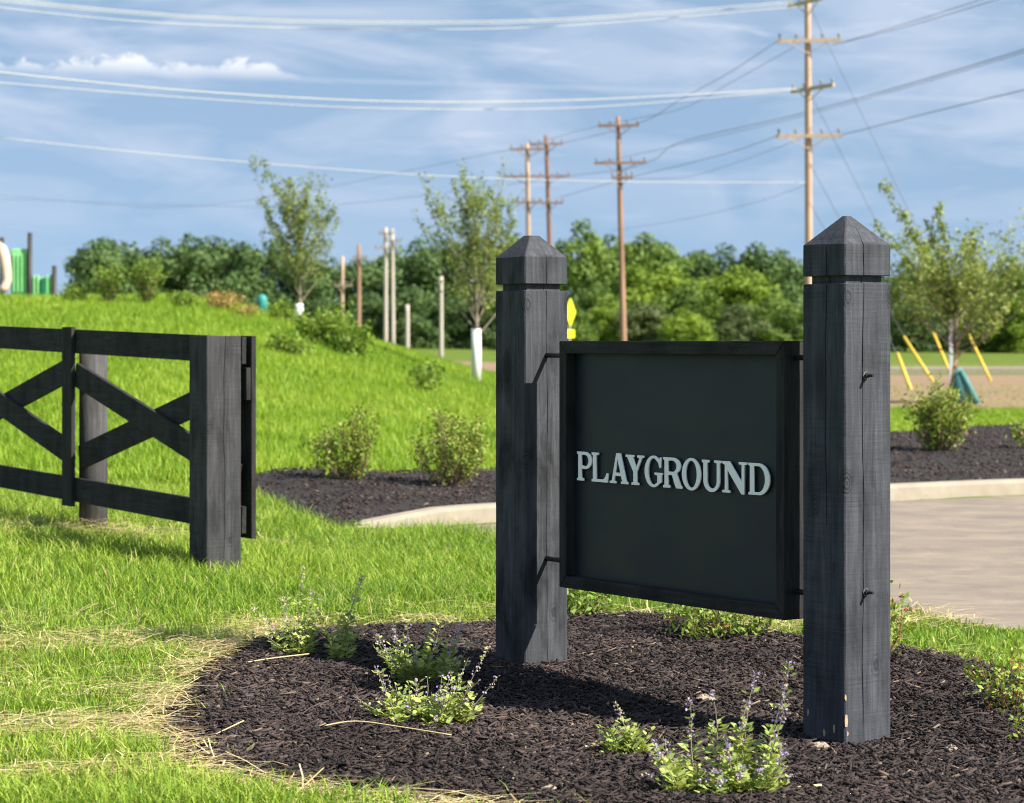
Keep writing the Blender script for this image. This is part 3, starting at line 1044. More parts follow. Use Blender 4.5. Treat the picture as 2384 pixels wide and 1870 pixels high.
def g_U(w):
    a_ = E_ + S_
    x1, x2 = w - .075 - .15, w - .085
    o = [(0, 1), (0, 1 - T_), (E_, 1 - T_ - .03)] + [(E_, .36)] + arc((E_ + x2) / 2, .34, (x2 - E_) / 2, .365, 180, 360, 22) + [(x2, 1 - T_ - .02), (w, 1 - T_), (w, 1), (w - .36, 1), (w - .36, 1 - T_), (x1, 1 - T_ - .02)] + arc((a_ + x1) / 2, .33, (x1 - a_) / 2, .25, 0, -180, 16) + [(a_, 1 - T_ - .03), (a_ + E_ + .03, 1 - T_), (a_ + E_ + .03, 1)]
    return [o]


def g_N(w):
    o = [(0, 0), (.38, 0), (.38, T_), (.255, T_ + .02), (.255, .74), (w - .27, -.02), (w - .13, -.02), (w - .13, 1 - T_ - .02), (w, 1 - T_), (w, 1), (w - .40, 1), (w - .40, 1 - T_), (w - .255, 1 - T_ - .02), (w - .255, .36), (.36, 1), (.0, 1), (0, 1 - T_), (.13, 1 - T_ - .05), (.13, T_ + .02), (0, T_)]
    return [o]


def g_D(w):
    a_ = E_ + S_
    o = [(0, 0)] + arc(w * .48, .5, w * .52, .5, -90, 90, 24) + [(0, 1), (0, 1 - T_), (E_, 1 - T_ - .03), (E_, T_ + .03), (0, T_)]
    h = [(a_, .08)] + arc(w * .45, .5, w * .335, .42, -90, 90, 18) + [(a_, .92)]
    return [o, h]


def letter_mesh(splines, hgt, thick):
    cu = bpy.data.curves.new('l', 'CURVE')
    cu.dimensions = '2D'
    cu.fill_mode = 'BOTH'
    cu.extrude = thick / 2
    cu.bevel_depth = 0.0008
    cu.bevel_resolution = 1
    for sp in splines:
        s = cu.splines.new('POLY')
        s.points.add(len(sp) - 1)
        for p, (x, y) in zip(s.points, sp):
            p.co = (x * hgt, y * hgt, 0, 1)
        s.use_cyclic_u = True
    ob = bpy.data.objects.new('tmp', cu)
    COL.objects.link(ob)
    dg = bpy.context.evaluated_depsgraph_get()
    me = bpy.data.meshes.new_from_object(ob.evaluated_get(dg))
    bpy.data.objects.remove(ob)
    bpy.data.curves.remove(cu)
    return me


HL = 0.106
TXT = [(g_P, 0, .097), (g_L, .092, .199), (g_A, .203, .319), (g_Y, .299, .413), (g_G, .411, .519), (g_R, .518, .631), (g_O, .624, .734), (g_U, .735, .846), (g_N, .845, .983), (g_D, .983, 1.099)]
for fn, l0, l1 in TXT:
    me = letter_mesh(fn((l1 - l0) * 0.94 / HL), HL, 0.004)
    o = obj_from('letter', me, M['letter'], board)
    # letter plane: text x runs towards -y, text y up, face towards -x
    o.matrix_local = Matrix(((0, 0, -1, B0 + rec - 0.004 - 0.006), (-1, 0, 0, 1.547 - l0), (0, 1, 0, 0.742), (0, 0, 0, 1)))

# ------------------------------------------------------------------ the fence
FX, FY = -1.578, 12.10
fence = empty('paddock_fence', (FX, FY, 0.0), ROT)
tag(fence, 'black board fence with crossed braces ending at a square post', 'fence')
me = loft_post([(z, 0.2) for z in np.linspace(-0.2, 1.284, 34)] + [(1.287, 0.196)], {0: [(0.02, 0.0016, 0.015, 0.1, 1.4, 0.006)]}, 0.004, 11)
po = obj_from('post', me, M['fence_post'], fence); po.location = (0.10, 0.10, 0)
tag(po, 'square end post with a reddish crack')
SL = 0.0225
XB = 0.203
LEN = 5.6


def board_bar(name, y0, z0, y1, z1, x0, th, w=0.142, mat='board_h'):
    mb = MB()
    dy, dz = y1 - y0, z1 - z0
    L = math.hypot(dy, dz)
    ang = math.atan2(dz, dy)
    Mx = Matrix.Translation((x0, y0, z0)) @ Matrix.Rotation(ang, 4, 'X')
    mb.box((0, 0, -w / 2), (th, L, w / 2), Mx, 0.002)
    return mb.build(name, M[mat], fence)


BAY = 2.17
for b_i in range(2):
    ya, yb = b_i * BAY, (b_i + 1) * BAY
    if b_i == 0:
        ya = -0.005
    # rails, butted at the middle of the posts
    board_bar('rail', ya + 0.002, 1.21 + SL * ya, yb - 0.002, 1.21 + SL * yb, XB, 0.026)
    board_bar('rail', ya + 0.002, 0.325 + SL * ya, yb - 0.002, 0.325 + SL * yb, XB, 0.026)
    zo = SL * b_i * BAY
    # braces: one in the plane of the rails' face, the other behind it
    board_bar('brace', ya + 0.06, 0.545 + zo, yb - 0.06, 1.06 + zo, XB - 0.0, 0.0255)
    board_bar('brace', ya + 0.06, 1.05 + zo, yb - 0.06, 0.565 + zo, XB + 0.0265, 0.0255)
for yc, xb in ((BAY, XB - 0.027), (2 * BAY, XB - 0.027)):
    mb = MB(); mb.box((xb, yc - 0.07, 0.225 + SL * yc), (xb + 0.026, yc + 0.07, 1.295 + SL * yc), None, 0.002)
    mb.build('batten', M['board_v'], fence)
mb = MB(); mb.box((XB + 0.053, -0.01, 0.225), (XB + 0.08, 0.13, 1.287), None, 0.002); mb.build('batten', M['board_v'], fence)
# blocks between the post and the end batten
mb = MB(); mb.box((XB + 0.0265, -0.004, 0.95), (XB + 0.0525, 0.12, 1.12), None, 0.002); mb.build('block', M['board_v'], fence)
for yc in (BAY, 2 * BAY):
    mb = MB()
    xc = XB + 0.053 + 0.084
    mb.tube([(xc, yc - 0.02, -0.3 + SL * yc), (xc, yc - 0.02, 0.6), (xc, yc - 0.02, 1.24 + SL * yc)], [0.086, 0.085, 0.083], 24)
    mb.build('round_post', M['fence_round'], fence, True)

# ------------------------------------------------------------------ plants
def leaf_quads(P, D, Nrm, L, W, tint, fold=0.0):
    """rhombic leaves: centre P, long axis D, normal Nrm"""
    P = np.asarray(P, float); D = np.asarray(D, float); Nrm = np.asarray(Nrm, float)
    n = len(P)
    D = D / (np.linalg.norm(D, axis=1, keepdims=True) + 1e-9)
    S = np.cross(D, Nrm); S = S / (np.linalg.norm(S, axis=1, keepdims=True) + 1e-9)
    L = np.broadcast_to(np.asarray(L, float), (n,))[:, None]; W = np.broadcast_to(np.asarray(W, float), (n,))[:, None]
    nn = np.cross(S, D)
    Vv = np.stack([P - D * L / 2, P + S * W / 2 - D * L * 0.04 + nn * W * fold, P + D * L / 2, P - S * W / 2 - D * L * 0.04 + nn * W * fold], 1).reshape(-1, 3)
    i0 = np.arange(n) * 4
    T = np.concatenate([np.stack([i0, i0 + 1, i0 + 2], -1), np.stack([i0, i0 + 2, i0 + 3], -1)])
    return Vv, T, np.repeat(np.broadcast_to(tint, (n,)), 4)


def rand_unit(r, n):
    v = r.normal(size=(n, 3))
    return v / np.linalg.norm(v, axis=1, keepdims=True)


M['mint_leaf'] = mat_leaf('catmint_leaf', [(0.0, (0.14, 0.23, 0.07)), (0.5, (0.33, 0.42, 0.12)), (1.0, (0.58, 0.60, 0.16))], 0.6, 0.3)
M['mint_stem'] = mat_plain('catmint_stem', (0.22, 0.24, 0.12), (0.26, 0.2, 0.12), 40, 0.7)
M['mint_flower'] = mat_leaf('catmint_flower', [(0.0, (0.34, 0.27, 0.60)), (0.45, (0.52, 0.44, 0.70)), (0.75, (0.55, 0.44, 0.44)), (1.0, (0.60, 0.52, 0.40))], 0.6, 0.25)
M['shrub_leaf'] = mat_leaf('shrub_leaf', [(0.0, (0.08, 0.13, 0.024)), (0.5, (0.20, 0.28, 0.04)), (0.85, (0.36, 0.41, 0.08)), (1.0, (0.32, 0.16, 0.07))], 0.5, 0.3)
M['spirea_leaf'] = mat_leaf('spirea_leaf', [(0.0, (0.09, 0.18, 0.035)), (0.5, (0.25, 0.36, 0.06)), (0.85, (0.46, 0.50, 0.09)), (1.0, (0.36, 0.13, 0.06))], 0.5, 0.3)
M['spirea_flower'] = mat_leaf('spirea_flower', [(0.0, (0.50, 0.10, 0.16)), (0.6, (0.66, 0.25, 0.26)), (1.0, (0.60, 0.35, 0.28))], 0.6, 0.2)
M['twig'] = mat_plain('twig_bark', (0.14, 0.09, 0.06), (0.22, 0.15, 0.09), 30, 0.85)
M['twig_red'] = mat_plain('red_twig_bark', (0.16, 0.06, 0.04), (0.25, 0.10, 0.05), 30, 0.8)


def catmint(seed, loc, stems, label, leafy=1.0, mauve=0.4, drytip=0.15):
    """stems: (dx, dy, height, leanx, leany, flowers 0..1)"""
    r = np.random.default_rng(seed)
    root = empty('catmint_plant', loc)
    tag(root, label, 'plant', 'catmint plants in the sign bed')
    sm = MB()
    LP, LD, LN, LL, LT = [], [], [], [], []
    FP, FT, FS = [], [], []
    for dx, dy, h, lx, ly, fl in stems:
        p = np.array([dx, dy, 0.0])
        pts = []
        nseg = 10
        for i in range(nseg + 1):
            t = i / nseg
            b = t ** 1.3
            pts.append(np.array([dx + lx * b + 0.008 * math.sin(5 * t + seed + dx * 40), dy + ly * b + 0.006 * math.cos(4 * t + dx * 60), h * (t - 0.06 * t * t * (abs(lx) + abs(ly)) / max(h, .01)) - 0.02 * (1 - t)]))
        sm.tube(pts, [0.0021 * (1 - 0.6 * i / nseg) for i in range(nseg + 1)], 5)
        # leaf pairs
        nn = max(5, int(h / 0.0125))
        for q in range(nn):
            t = (q + 0.3) / nn
            if t > 1.0 - 0.55 * fl and r.random() < 0.75:
                continue
            i = min(nseg - 1, int(t * nseg)); f_ = t * nseg - i
            c_ = pts[i] * (1 - f_) + pts[i + 1] * f_
            size = (0.038 - 0.018 * t) * (0.75 + 0.5 * r.random())
            a_ = r.random() * 6.28
            for k in range(2):
                for rep in range(2 if r.random() < 0.5 * leafy and t < 0.7 else 1):
                    aa = a_ + math.pi * k + 0.8 * rep + r.normal() * 0.25
                    d = np.array([math.cos(aa), math.sin(aa), 0.25 + 0.5 * r.random()])
                    LP.append(c_ + d * size * 0.75 + r.normal(size=3) * 0.002); LD.append(d)
                    LN.append(np.array([r.normal() * 0.35, r.normal() * 0.35 - 0.2, 1.0])); LL.append(size)
                    LT.append(np.clip(0.25 + 0.5 * r.random() + 0.25 * (1 - t) * r.random(), 0, 1))
        # flower whorls
        if fl > 0:
            nw = max(4, int(h * fl * 0.55 / 0.011))
            for q in range(nw):
                t = 1.0 - 0.55 * fl * q / nw
                i = min(nseg - 1, int(t * nseg * 0.9999)); f_ = t * nseg - i
                c_ = pts[i] * (1 - f_) + pts[i + 1] * f_
                if r.random() < 0.2: continue
                for m_ in range(int(3 + 4 * r.random())):
                    dd = rand_unit(r, 1)[0]; dd[2] = abs(dd[2]) * 0.6
                    FP.append(c_ + dd * (0.004 + 0.011 * r.random())); FS.append(0.005 + 0.006 * r.random())
                    FT.append(np.clip((1.0 - drytip * r.random() if r.random() > mauve else 0.6 * r.random()), 0, 1))
    tag(sm.build('stems', M['mint_stem'], root), kind='stuff')
    n_ = len(LP)
    Vv, T, tt = leaf_quads(LP, LD, LN, np.array(LL), np.array(LL) * 0.62, np.array(LT), 0.10)
    tag(obj_from('leaves', np_mesh('leaves', Vv, tris=T, attrs={'rnd': tt}), M['mint_leaf'], root), kind='stuff')
    if FP:
        n_ = len(FP); fs = np.array(FS)
        Vs, Ts, As = [], [], []
        off = 0
        for rep in range(2):
            Vv, T, tt = leaf_quads(FP, rand_unit(r, n_), rand_unit(r, n_), fs, fs * 0.7, np.array(FT), 0.25)
            Vs.append(Vv); Ts.append(T + off); As.append(tt); off += len(Vv)
        tag(obj_from('flowers', np_mesh('flowers', np.concatenate(Vs), tris=np.concatenate(Ts), attrs={'rnd': np.concatenate(As)}), M['mint_flower'], root), kind='stuff')
    return root


def on_bed(x, y):
    return (x, y, float(mz(np.array([x]), np.array([y]))[0]))


def stem_set(seed, n, spread, hmin, hmax, lean, fl):
    r = np.random.default_rng(seed)
    out = []
    for i in range(n):
        a_ = r.random() * 6.28
        q = r.random() ** 0.6
        out.append((math.cos(a_) * spread * q, math.sin(a_) * spread * 0.6 * q, hmin + (hmax - hmin) * r.random() ** 1.5, math.cos(a_) * lean * (0.3 + q), math.sin(a_) * lean * (0.3 + q), fl if r.random() < 0.75 else 0.0))
    return out


catmint(1, on_bed(-0.845, 9.10), [(0, 0, .22, -.05, .0, .8), (.02, .02, .24, -.07, .02, .9), (-.02, 0, .16, -.09, 0, .8), (.05, 0, .27, .01, .02, .7), (.06, .01, .22, .03, 0, .5), (0, .05, .34, .03, .05, .6), (.04, -.02, .12, .05, -.03, 0), (-.03, -.02, .1, -.07, -.03, .4), (0.03, -.03, .13, 0, -.05, 0), (-.05, .02, .2, -.11, .02, .9)],
        'sparse catmint with faded heads at the left tip of the mulch bed', 0.8, 0.25)
catmint(2, on_bed(-0.665, 8.98), [(0, 0, .2, .01, 0, 0), (.02, 0, .24, .03, .02, .25), (-.02, .01, .17, -.03, 0, 0), (.03, -.02, .15, .05, -.02, 0), (0, -.02, .11, -.02, -.04, 0)] + [(.01, .03, .33, .07, .05, .5)],
        'small narrow leafy catmint just right of the faded one', 1.3, 0.3)
catmint(3, on_bed(-0.33, 8.40), stem_set(31, 34, .08, .10, .23, .10, .75), 'bushy green catmint with mauve heads in the shade of the far post', 1.5, 0.5)
catmint(4, on_bed(-0.295, 7.62), stem_set(41, 34, .11, .06, .16, .10, .7) + [(.10, 0, .22, .05, 0, .9), (.12, .02, .25, .09, .01, .95), (.14, 0, .16, .10, 0, .8), (-.08, 0, .19, -.06, .0, .9)], 'wide sunlit catmint clump in front of the shaded one', 1.3, 0.3, 0.3)
r_ = np.random.default_rng(9)
catmint(5, on_bed(0.585, 6.56), stem_set(51, 46, .165, .05, .16, .05, .25) + [(-.10, 0, .17, -.06, .0, .9), (-.06, .02, .26, -.03, .02, .8), (-.01, .02, .29, -.01, .01, .75), (.04, .02, .34, .07, .02, .8), (.05, .01, .27, .03, .0, .9), (.12, .02, .37, .07, .01, .85), (.125, .0, .28, .05, .0, .9), (-.13, .0, .12, -.05, -.01, .5), (.08, 0, .2, -.02, .02, .3)],
        'tall yellow green catmint with upright flower spikes nearest the camera', 1.5, 0.55, 0.3)
catmint(6, on_bed(0.35, 7.17), stem_set(61, 18, .045, .05, .11, .035, 0.0) + [(.04, 0, .17, -.07, .0, .6)], 'low little catmint tuft left of the tall one', 1.7, 0.2)


def shrub(name, seed, loc, h, rad, nst, nleaf, leaf, label, group, mats, flowers=(), upright=0.8, cat='shrub', twig='twig', tint_lo=0.1, tint_hi=0.85):
    r = np.random.default_rng(seed)
    root = empty(name, loc)
    tag(root, label, cat, group)
    mb = MB()
    pool = []
    for i in range(nst):
        a_ = 6.28 * (i + r.random()) / nst
        q = 0.25 + 0.75 * r.random()
        hh = h * (0.6 + 0.4 * r.random()) * (1.08 - 0.62 * q * q * (1 - upright))
        tip = np.array([math.cos(a_) * rad * q, math.sin(a_) * rad * q, hh])
        b0_ = np.array([math.cos(a_) * rad * 0.2 * q, math.sin(a_) * rad * 0.2 * q, -0.03])
        mid = (b0_ + tip) / 2 + np.array([math.cos(a_) * rad * 0.45 * q * (1 - upright), math.sin(a_) * rad * 0.45 * q * (1 - upright), h * (0.02 - 0.10 * q * (1 - upright))]) + r.normal(size=3) * rad * 0.06
        pts = [b0_, mid, tip]
        rr = h * 0.011
        mb.tube(pts, [rr, rr * 0.7, rr * 0.3], 5)
        for k in range(5):
            t = 0.12 + 0.88 * r.random()
            c_ = mid * (1 - (t - .5) * 2) + tip * (t - .5) * 2 if t > .5 else b0_ * (1 - t * 2) + mid * t * 2
            e = c_ + np.array([r.normal() * rad * .22, r.normal() * rad * .22, h * (0.06 + 0.12 * r.random())])
            mb.tube([c_, e], [rr * .5, rr * .2], 4)
            pool.append((c_, e))
        pool.append((mid, tip))
        pool.append((mid * .5 + tip * .5, tip))
    tag(mb.build('stems', M[twig], root), kind='stuff')
    sel = r.integers(0, len(pool), nleaf)
    t = r.random(nleaf)[:, None] ** 0.8
    A_ = np.array([pool[k][0] for k in sel]); B_ = np.array([pool[k][1] for k in sel])
    P = A_ * (1 - t) + B_ * t * 1.03 + r.normal(size=(nleaf, 3)) * leaf * 0.75
    P[:, 2] = np.maximum(P[:, 2], 0.015)
    D = rand_unit(r, nleaf); D[:, 2] = np.abs(D[:, 2]) * 0.6 + 0.2
    Nn = rand_unit(r, nleaf) * 0.8; Nn[:, 2] += 0.8
    L = leaf * (0.6 + 0.7 * r.random(nleaf))
    clump = np.array([hash((int(k) * 7919 + seed) % 97) % 97 / 97 for k in sel])
    tint = np.clip(tint_lo + (tint_hi - tint_lo) * (0.55 * r.random(nleaf) + 0.45 * clump), 0, 1)
    tint = np.where(r.random(nleaf) < 0.03, 1.0, tint)
    Vv, T, tt = leaf_quads(P, D, Nn, L, L * 0.5, tint, 0.1)
    tag(obj_from('leaves', np_mesh('leaves', Vv, tris=T, attrs={'rnd': tt}), M[mats], root), kind='stuff')
    for fi, (fx, fy, fz, fr) in enumerate(flowers):
        n_ = 90
        dd = rand_unit(r, n_); dd[:, 2] = np.abs(dd[:, 2]) * 0.45
        Vv, T, tt = leaf_quads(np.array([fx, fy, fz]) + dd * fr * r.random((n_, 1)) ** .5, rand_unit(r, n_), rand_unit(r, n_), 0.010, 0.008, r.random(n_), 0.2)
        obj_from('flower_head', np_mesh('flower_head', Vv, tris=T, attrs={'rnd': tt}), M['spirea_flower'], root)
    return root


shrub('spirea_shrub', 71, on_bed(0.30, 10.50), 0.25, 0.15, 14, 520, 0.038, 'spirea with a pink flower head beside the far sign post', 'spirea shrubs behind the sign', 'spirea_leaf', ((0.035, -0.10, 0.20, 0.032), (-0.02, -0.05, 0.245, 0.022)), 0.3, tint_hi=0.6)
shrub('spirea_shrub', 72, on_bed(0.89, 9.80), 0.27, 0.22, 22, 1100, 0.032, 'low yellow green spirea below the sign board', 'spirea shrubs behind the sign', 'spirea_leaf', (), 0.15)
shrub('spirea_shrub', 73, on_bed(1.42, 9.12), 0.25, 0.14, 14, 420, 0.034, 'spirea with reddish tips half hidden by the near sign post', 'spirea shrubs behind the sign', 'spirea_leaf', ((0.10, -0.02, 0.24, 0.02), (0.12, -0.03, 0.19, 0.02)), 0.7, tint_hi=1.0, twig='twig_red')
shrub('spirea_shrub', 74, on_bed(1.715, 8.02), 0.22, 0.17, 16, 430, 0.026, 'twiggy spirea with bare red stems at the right edge of the bed', 'spirea shrubs behind the sign', 'spirea_leaf', (), 0.6, twig='twig_red')
shrub('spirea_shrub', 75, on_bed(1.635, 7.42), 0.12, 0.06, 6, 90, 0.024, 'tiny green sprig low at the right edge of the mulch', 'spirea shrubs behind the sign', 'spirea_leaf', (), 0.6)


def on_ground(x, y, f=gz):
    return (x, y, float(f(np.array([x]), np.array([y]))[0]))


shrub('young_shrub', 81, on_ground(-1.27, 18.2, fbz), 0.52, 0.28, 24, 2100, 0.036, 'left one of two young shrubs in the bed across the drive', 'shrubs behind the kerb', 'shrub_leaf', (), 0.5)
shrub('young_shrub', 82, on_ground(-0.48, 18.2, fbz), 0.56, 0.32, 26, 2500, 0.036, 'right one of two young shrubs in the bed across the drive', 'shrubs behind the kerb', 'shrub_leaf', (), 0.5, tint_lo=0.2)
shrub('young_shrub', 83, on_ground(4.13, 22.6, fbz), 0.64, 0.40, 28, 2900, 0.045, 'young shrub with pale stems right of the near sign post', 'shrubs behind the kerb', 'shrub_leaf', (), 0.5, tint_lo=0.25)
shrub('young_shrub', 84, on_ground(5.05, 22.9, fbz), 0.22, 0.25, 12, 500, 0.045, 'low dark shrub cut off by the right picture edge', 'shrubs behind the kerb', 'shrub_leaf')

# loose stalks and clods on the mulch
def stalk(pts, rad, label):
    L_ = []
    for x_, y_, dz in pts:
        p = on_bed(x_, y_)
        L_.append((p[0], p[1], p[2] + 0.018 + dz))
    mb = MB(); mb.tube(smooth_line(L_, 5), rad, 6)
    tag(mb.build('straw_stalk', M['stalk'], None, True), label, 'straw', 'single stalks on the mulch')


M['stalk'] = mat_plain('dry_stalk', (0.66, 0.54, 0.28), (0.56, 0.44, 0.22), 20, 0.7)
stalk([(-0.60, 7.44, .0), (-0.50, 7.47, .012), (-0.36, 7.42, .012), (-0.19, 7.34, .0)], 0.0022, 'long pale stalk lying on the mulch in front of the wide catmint')
stalk([(-1.0, 8.80, .0), (-0.90, 8.86, .008), (-0.78, 9.0, .01)], 0.0022, 'pale stalk lying in front of the faded catmint')
stalk([(0.225, 7.20, .004), (0.275, 7.27, .0)], 0.0035, 'short pale stick left of the little catmint tuft')
stalk([(0.80, 6.56, .0), (0.87, 6.585, .004)], 0.0045, 'thick short stick right of the tall catmint')
stalk([(-0.93, 7.35, .0), (-0.85, 7.42, .02)], 0.002, 'short straw poking out at the left rim of the mulch')
M['clod'] = mat_plain('pale_clod', (0.40, 0.33, 0.25), (0.26, 0.20, 0.15), 60, 0.95, 0.5)
for k, (x_, y_, s_c, lab) in enumerate(((0.965, 7.335, 0.022, 'crumbly pale clod at the front foot of the near sign post'), (1.37, 7.30, 0.018, 'pale clod on the mulch right of the near sign post'), (0.67, 8.15, 0.024, 'light brown clod on the mulch below the board'), (0.10, 6.50, 0.014, 'small pale clod at the bottom of the mulch'))):
    rc = np.random.default_rng(500 + k)
    p = on_bed(x_, y_)
    mb = MB()
    mb.tube([(0, 0, -0.2 * s_c), (0.1 * s_c, 0, 0.2 * s_c), (0, 0.1 * s_c, 0.7 * s_c), (0, 0, 0.95 * s_c)], [s_c * 0.9, s_c * 1.1, s_c * 0.75, s_c * 0.2], 9)
    mb.v = [tuple(np.array(v) + rc.normal(size=3) * s_c * 0.12) for v in mb.v]
    o = mb.build('clod', M['clod'], None, False); o.location = (p[0], p[1], p[2] + 0.012); o.scale = (1.3, 1.0, 0.8)
    tag(o, lab, 'clod', 'clods on the mulch')

# ------------------------------------------------------------------ young trees
M['trunk'] = mat_plain('young_tree_bark', (0.26, 0.22, 0.17), (0.17, 0.14, 0.11), 12, 0.9, 0.3, stretch=(3, 3, 0.6))
M['guard'] = mat_plain('white_trunk_guard', (0.78, 0.77, 0.74), (0.68, 0.67, 0.63), 5, 0.6)
M['young_leaf'] = mat_leaf('young_tree_leaf', [(0.0, (0.09, 0.13, 0.024)), (0.5, (0.20, 0.26, 0.055)), (0.85, (0.32, 0.38, 0.10)), (1.0, (0.42, 0.45, 0.18))], 0.5, 0.35)
M['bag'] = mat_plain('green_watering_bag', (0.05, 0.17, 0.16), (0.09, 0.26, 0.26), 4, 0.6)
M['stake'] = mat_plain('wooden_stake', (0.38, 0.22, 0.10), (0.3, 0.18, 0.09), 6, 0.85)


def young_tree(seed, base, h, rad, label, nbr=26, nleaf=6500, leaf=0.085, guard=0.0, crown0=0.22, upright=1.0, tint=0.0, topthin=1.0, leaders=()):
    r = np.random.default_rng(seed)
    root = empty('young_tree', base)
    tag(root, label, 'tree', 'young planted trees')
    tr = MB()
    pts = []
    for i in range(9):
        t = i / 8
        pts.append(np.array([0.05 * h * 0.12 * math.sin(3 * t + seed), 0.04 * math.cos(2 * t + seed) - 0.04, h * 0.93 * t - 0.05 * (i == 0)]))
    R0 = 0.012 * h + 0.012
    tr.tube(pts, [R0 * (1 - 0.85 * i / 8) for i in range(9)], 8)
    pool = []
    for b in range(nbr):
        t = crown0 + (0.97 - crown0) * (b + r.random()) / nbr
        i = min(7, int(t * 8)); f_ = t * 8 - i
        p0 = pts[i] * (1 - f_) + pts[i + 1] * f_
        rel = (t - crown0) / (1 - crown0)
        reach = rad * (0.55 + 0.6 * r.random()) * (0.35 + 0.75 * math.sin(math.pi * min(1, (rel * 0.82 + 0.22)))) * (1 - 0.35 * rel)
        a_ = b * 2.4 + r.random() * 0.8
        rise = reach * (0.75 + 0.7 * r.random()) * upright + 0.12 * h * rel
        p2 = p0 + np.array([math.cos(a_) * reach, math.sin(a_) * reach, rise])
        p1 = p0 + (p2 - p0) * 0.5 + np.array([math.cos(a_) * reach * 0.12, math.sin(a_) * reach * 0.12, -0.05 * reach])
        rr = R0 * 0.34 * (1 - 0.6 * rel)
        tr.tube([p0, p1, p2], [rr, rr * 0.6, rr * 0.2], 5)
        for k in range(7):
            u = 0.25 + 0.75 * r.random()
            c_ = p0 * (1 - u * 2) + p1 * u * 2 if u < .5 else p1 * (2 - 2 * u) + p2 * (2 * u - 1)
            e = c_ + np.array([r.normal() * 0.12 * rad, r.normal() * 0.12 * rad, (0.05 + 0.26 * r.random()) * rad])
            tr.tube([c_, e], [rr * .3, rr * .12], 4)
            wgt = 1.0 if rel < 0.6 else topthin
            pool.append((c_, e, wgt))
        pool.append((p1, p2, 1.0))
    for t0, dx, dy, zt in leaders:          # long thin shoots that stand out of the crown
        i = min(7, int(t0 * 8)); f_ = t0 * 8 - i
        p0 = pts[i] * (1 - f_) + pts[i + 1] * f_
        line = [p0 + np.array([dx * u_ ** 1.5, dy * u_ ** 1.5, (zt - p0[2]) * u_]) for u_ in (0, .25, .5, .75, 1.0)]
        tr.tube(line, [R0 * .3, R0 * .24, R0 * .16, R0 * .1, R0 * .04], 5)
        for k in range(26):
            u = 0.2 + 0.8 * r.random(); j = min(3, int(u * 4)); g = u * 4 - j
            c_ = line[j] * (1 - g) + line[j + 1] * g
            e = c_ + np.array([r.normal() * 0.09, r.normal() * 0.09, 0.05 + 0.12 * r.random()]) * (1.25 - u)
            pool.append((c_, e, 0.75))
    tr.build('trunk', M['trunk'], root)
    wts = np.array([q[2] for q in pool]); wts = wts / wts.sum()
    sel = r.choice(len(pool), nleaf, p=wts)
    u = r.random(nleaf)[:, None] ** .7
    A_ = np.array([pool[k][0] for k in sel]); B_ = np.array([pool[k][1] for k in sel])
    P = A_ * (1 - u) + B_ * u * 1.04 + r.normal(size=(nleaf, 3)) * leaf * 0.6
    D = rand_unit(r, nleaf); D[:, 2] = D[:, 2] * 0.6 - 0.1
    Nn = rand_unit(r, nleaf) * 0.9; Nn[:, 2] += 0.6
    L = leaf * (0.65 + 0.7 * r.random(nleaf))
    cl = (sel * 37 % 101) / 101
    tt0 = np.clip(tint + 0.15 + 0.45 * r.random(nleaf) + 0.35 * cl, 0, 1)
    Vv, T, tt = leaf_quads(P, D, Nn, L, L * 0.5, tt0, 0.1)
    obj_from('crown', np_mesh('crown', Vv, tris=T, attrs={'rnd': tt}), M['young_leaf'], root)
    if guard:
        g = MB()
        g.tube([(0, -0.04, -0.05), (0.01, -0.04, guard * .5), (0, -0.04, guard)], [R0 + 0.055, R0 + 0.05, R0 + 0.05], 12)
        g.build('trunk_guard', M['guard'], root, True)
    return root


def ground_hit(xd, Y):
    X = (xd * SCALE_D - 1192) / F_PX * Y
    return on_ground(X, Y)


young_tree(101, ground_hit(636, 53), 2.65, 1.10, 'young tree with a leaning pointed crown on the hilltop', 32, 6200, 0.075, 0.42, 0.14, 1.35, 0.0, 0.35, ((.45, -.85, 0, 3.65), (.5, -.25, .1, 3.1), (.55, .2, 0, 3.2), (.35, .75, 0, 2.5), (.3, -.7, 0, 2.3)))
young_tree(102, ground_hit(1012, 49), 3.7, 1.15, 'young tree with a tall white trunk guard left of the far sign post', 36, 7200, 0.075, 1.12, 0.27, 1.35, 0.04, 0.35, ((.5, -.3, 0, 4.45), (.55, -.42, 0, 4.0), (.55, .02, .1, 4.1), (.45, .55, 0, 3.7), (.4, .8, 0, 3.3), (.35, -.85, 0, 3.0)))
young_tree(103, ground_hit(2032, 44.5), 2.55, 1.75, 'young staked tree with a broad crown right of the near sign post', 46, 8200, 0.09, 0.0, 0.36, 0.72, 0.12, 0.3, ((.4, -1.35, 0, 4.05), (.45, -1.0, 0, 3.5), (.5, -.35, 0, 3.75), (.5, -.5, .1, 3.3), (.55, .3, 0, 3.2), (.4, -1.5, 0, 3.3)))

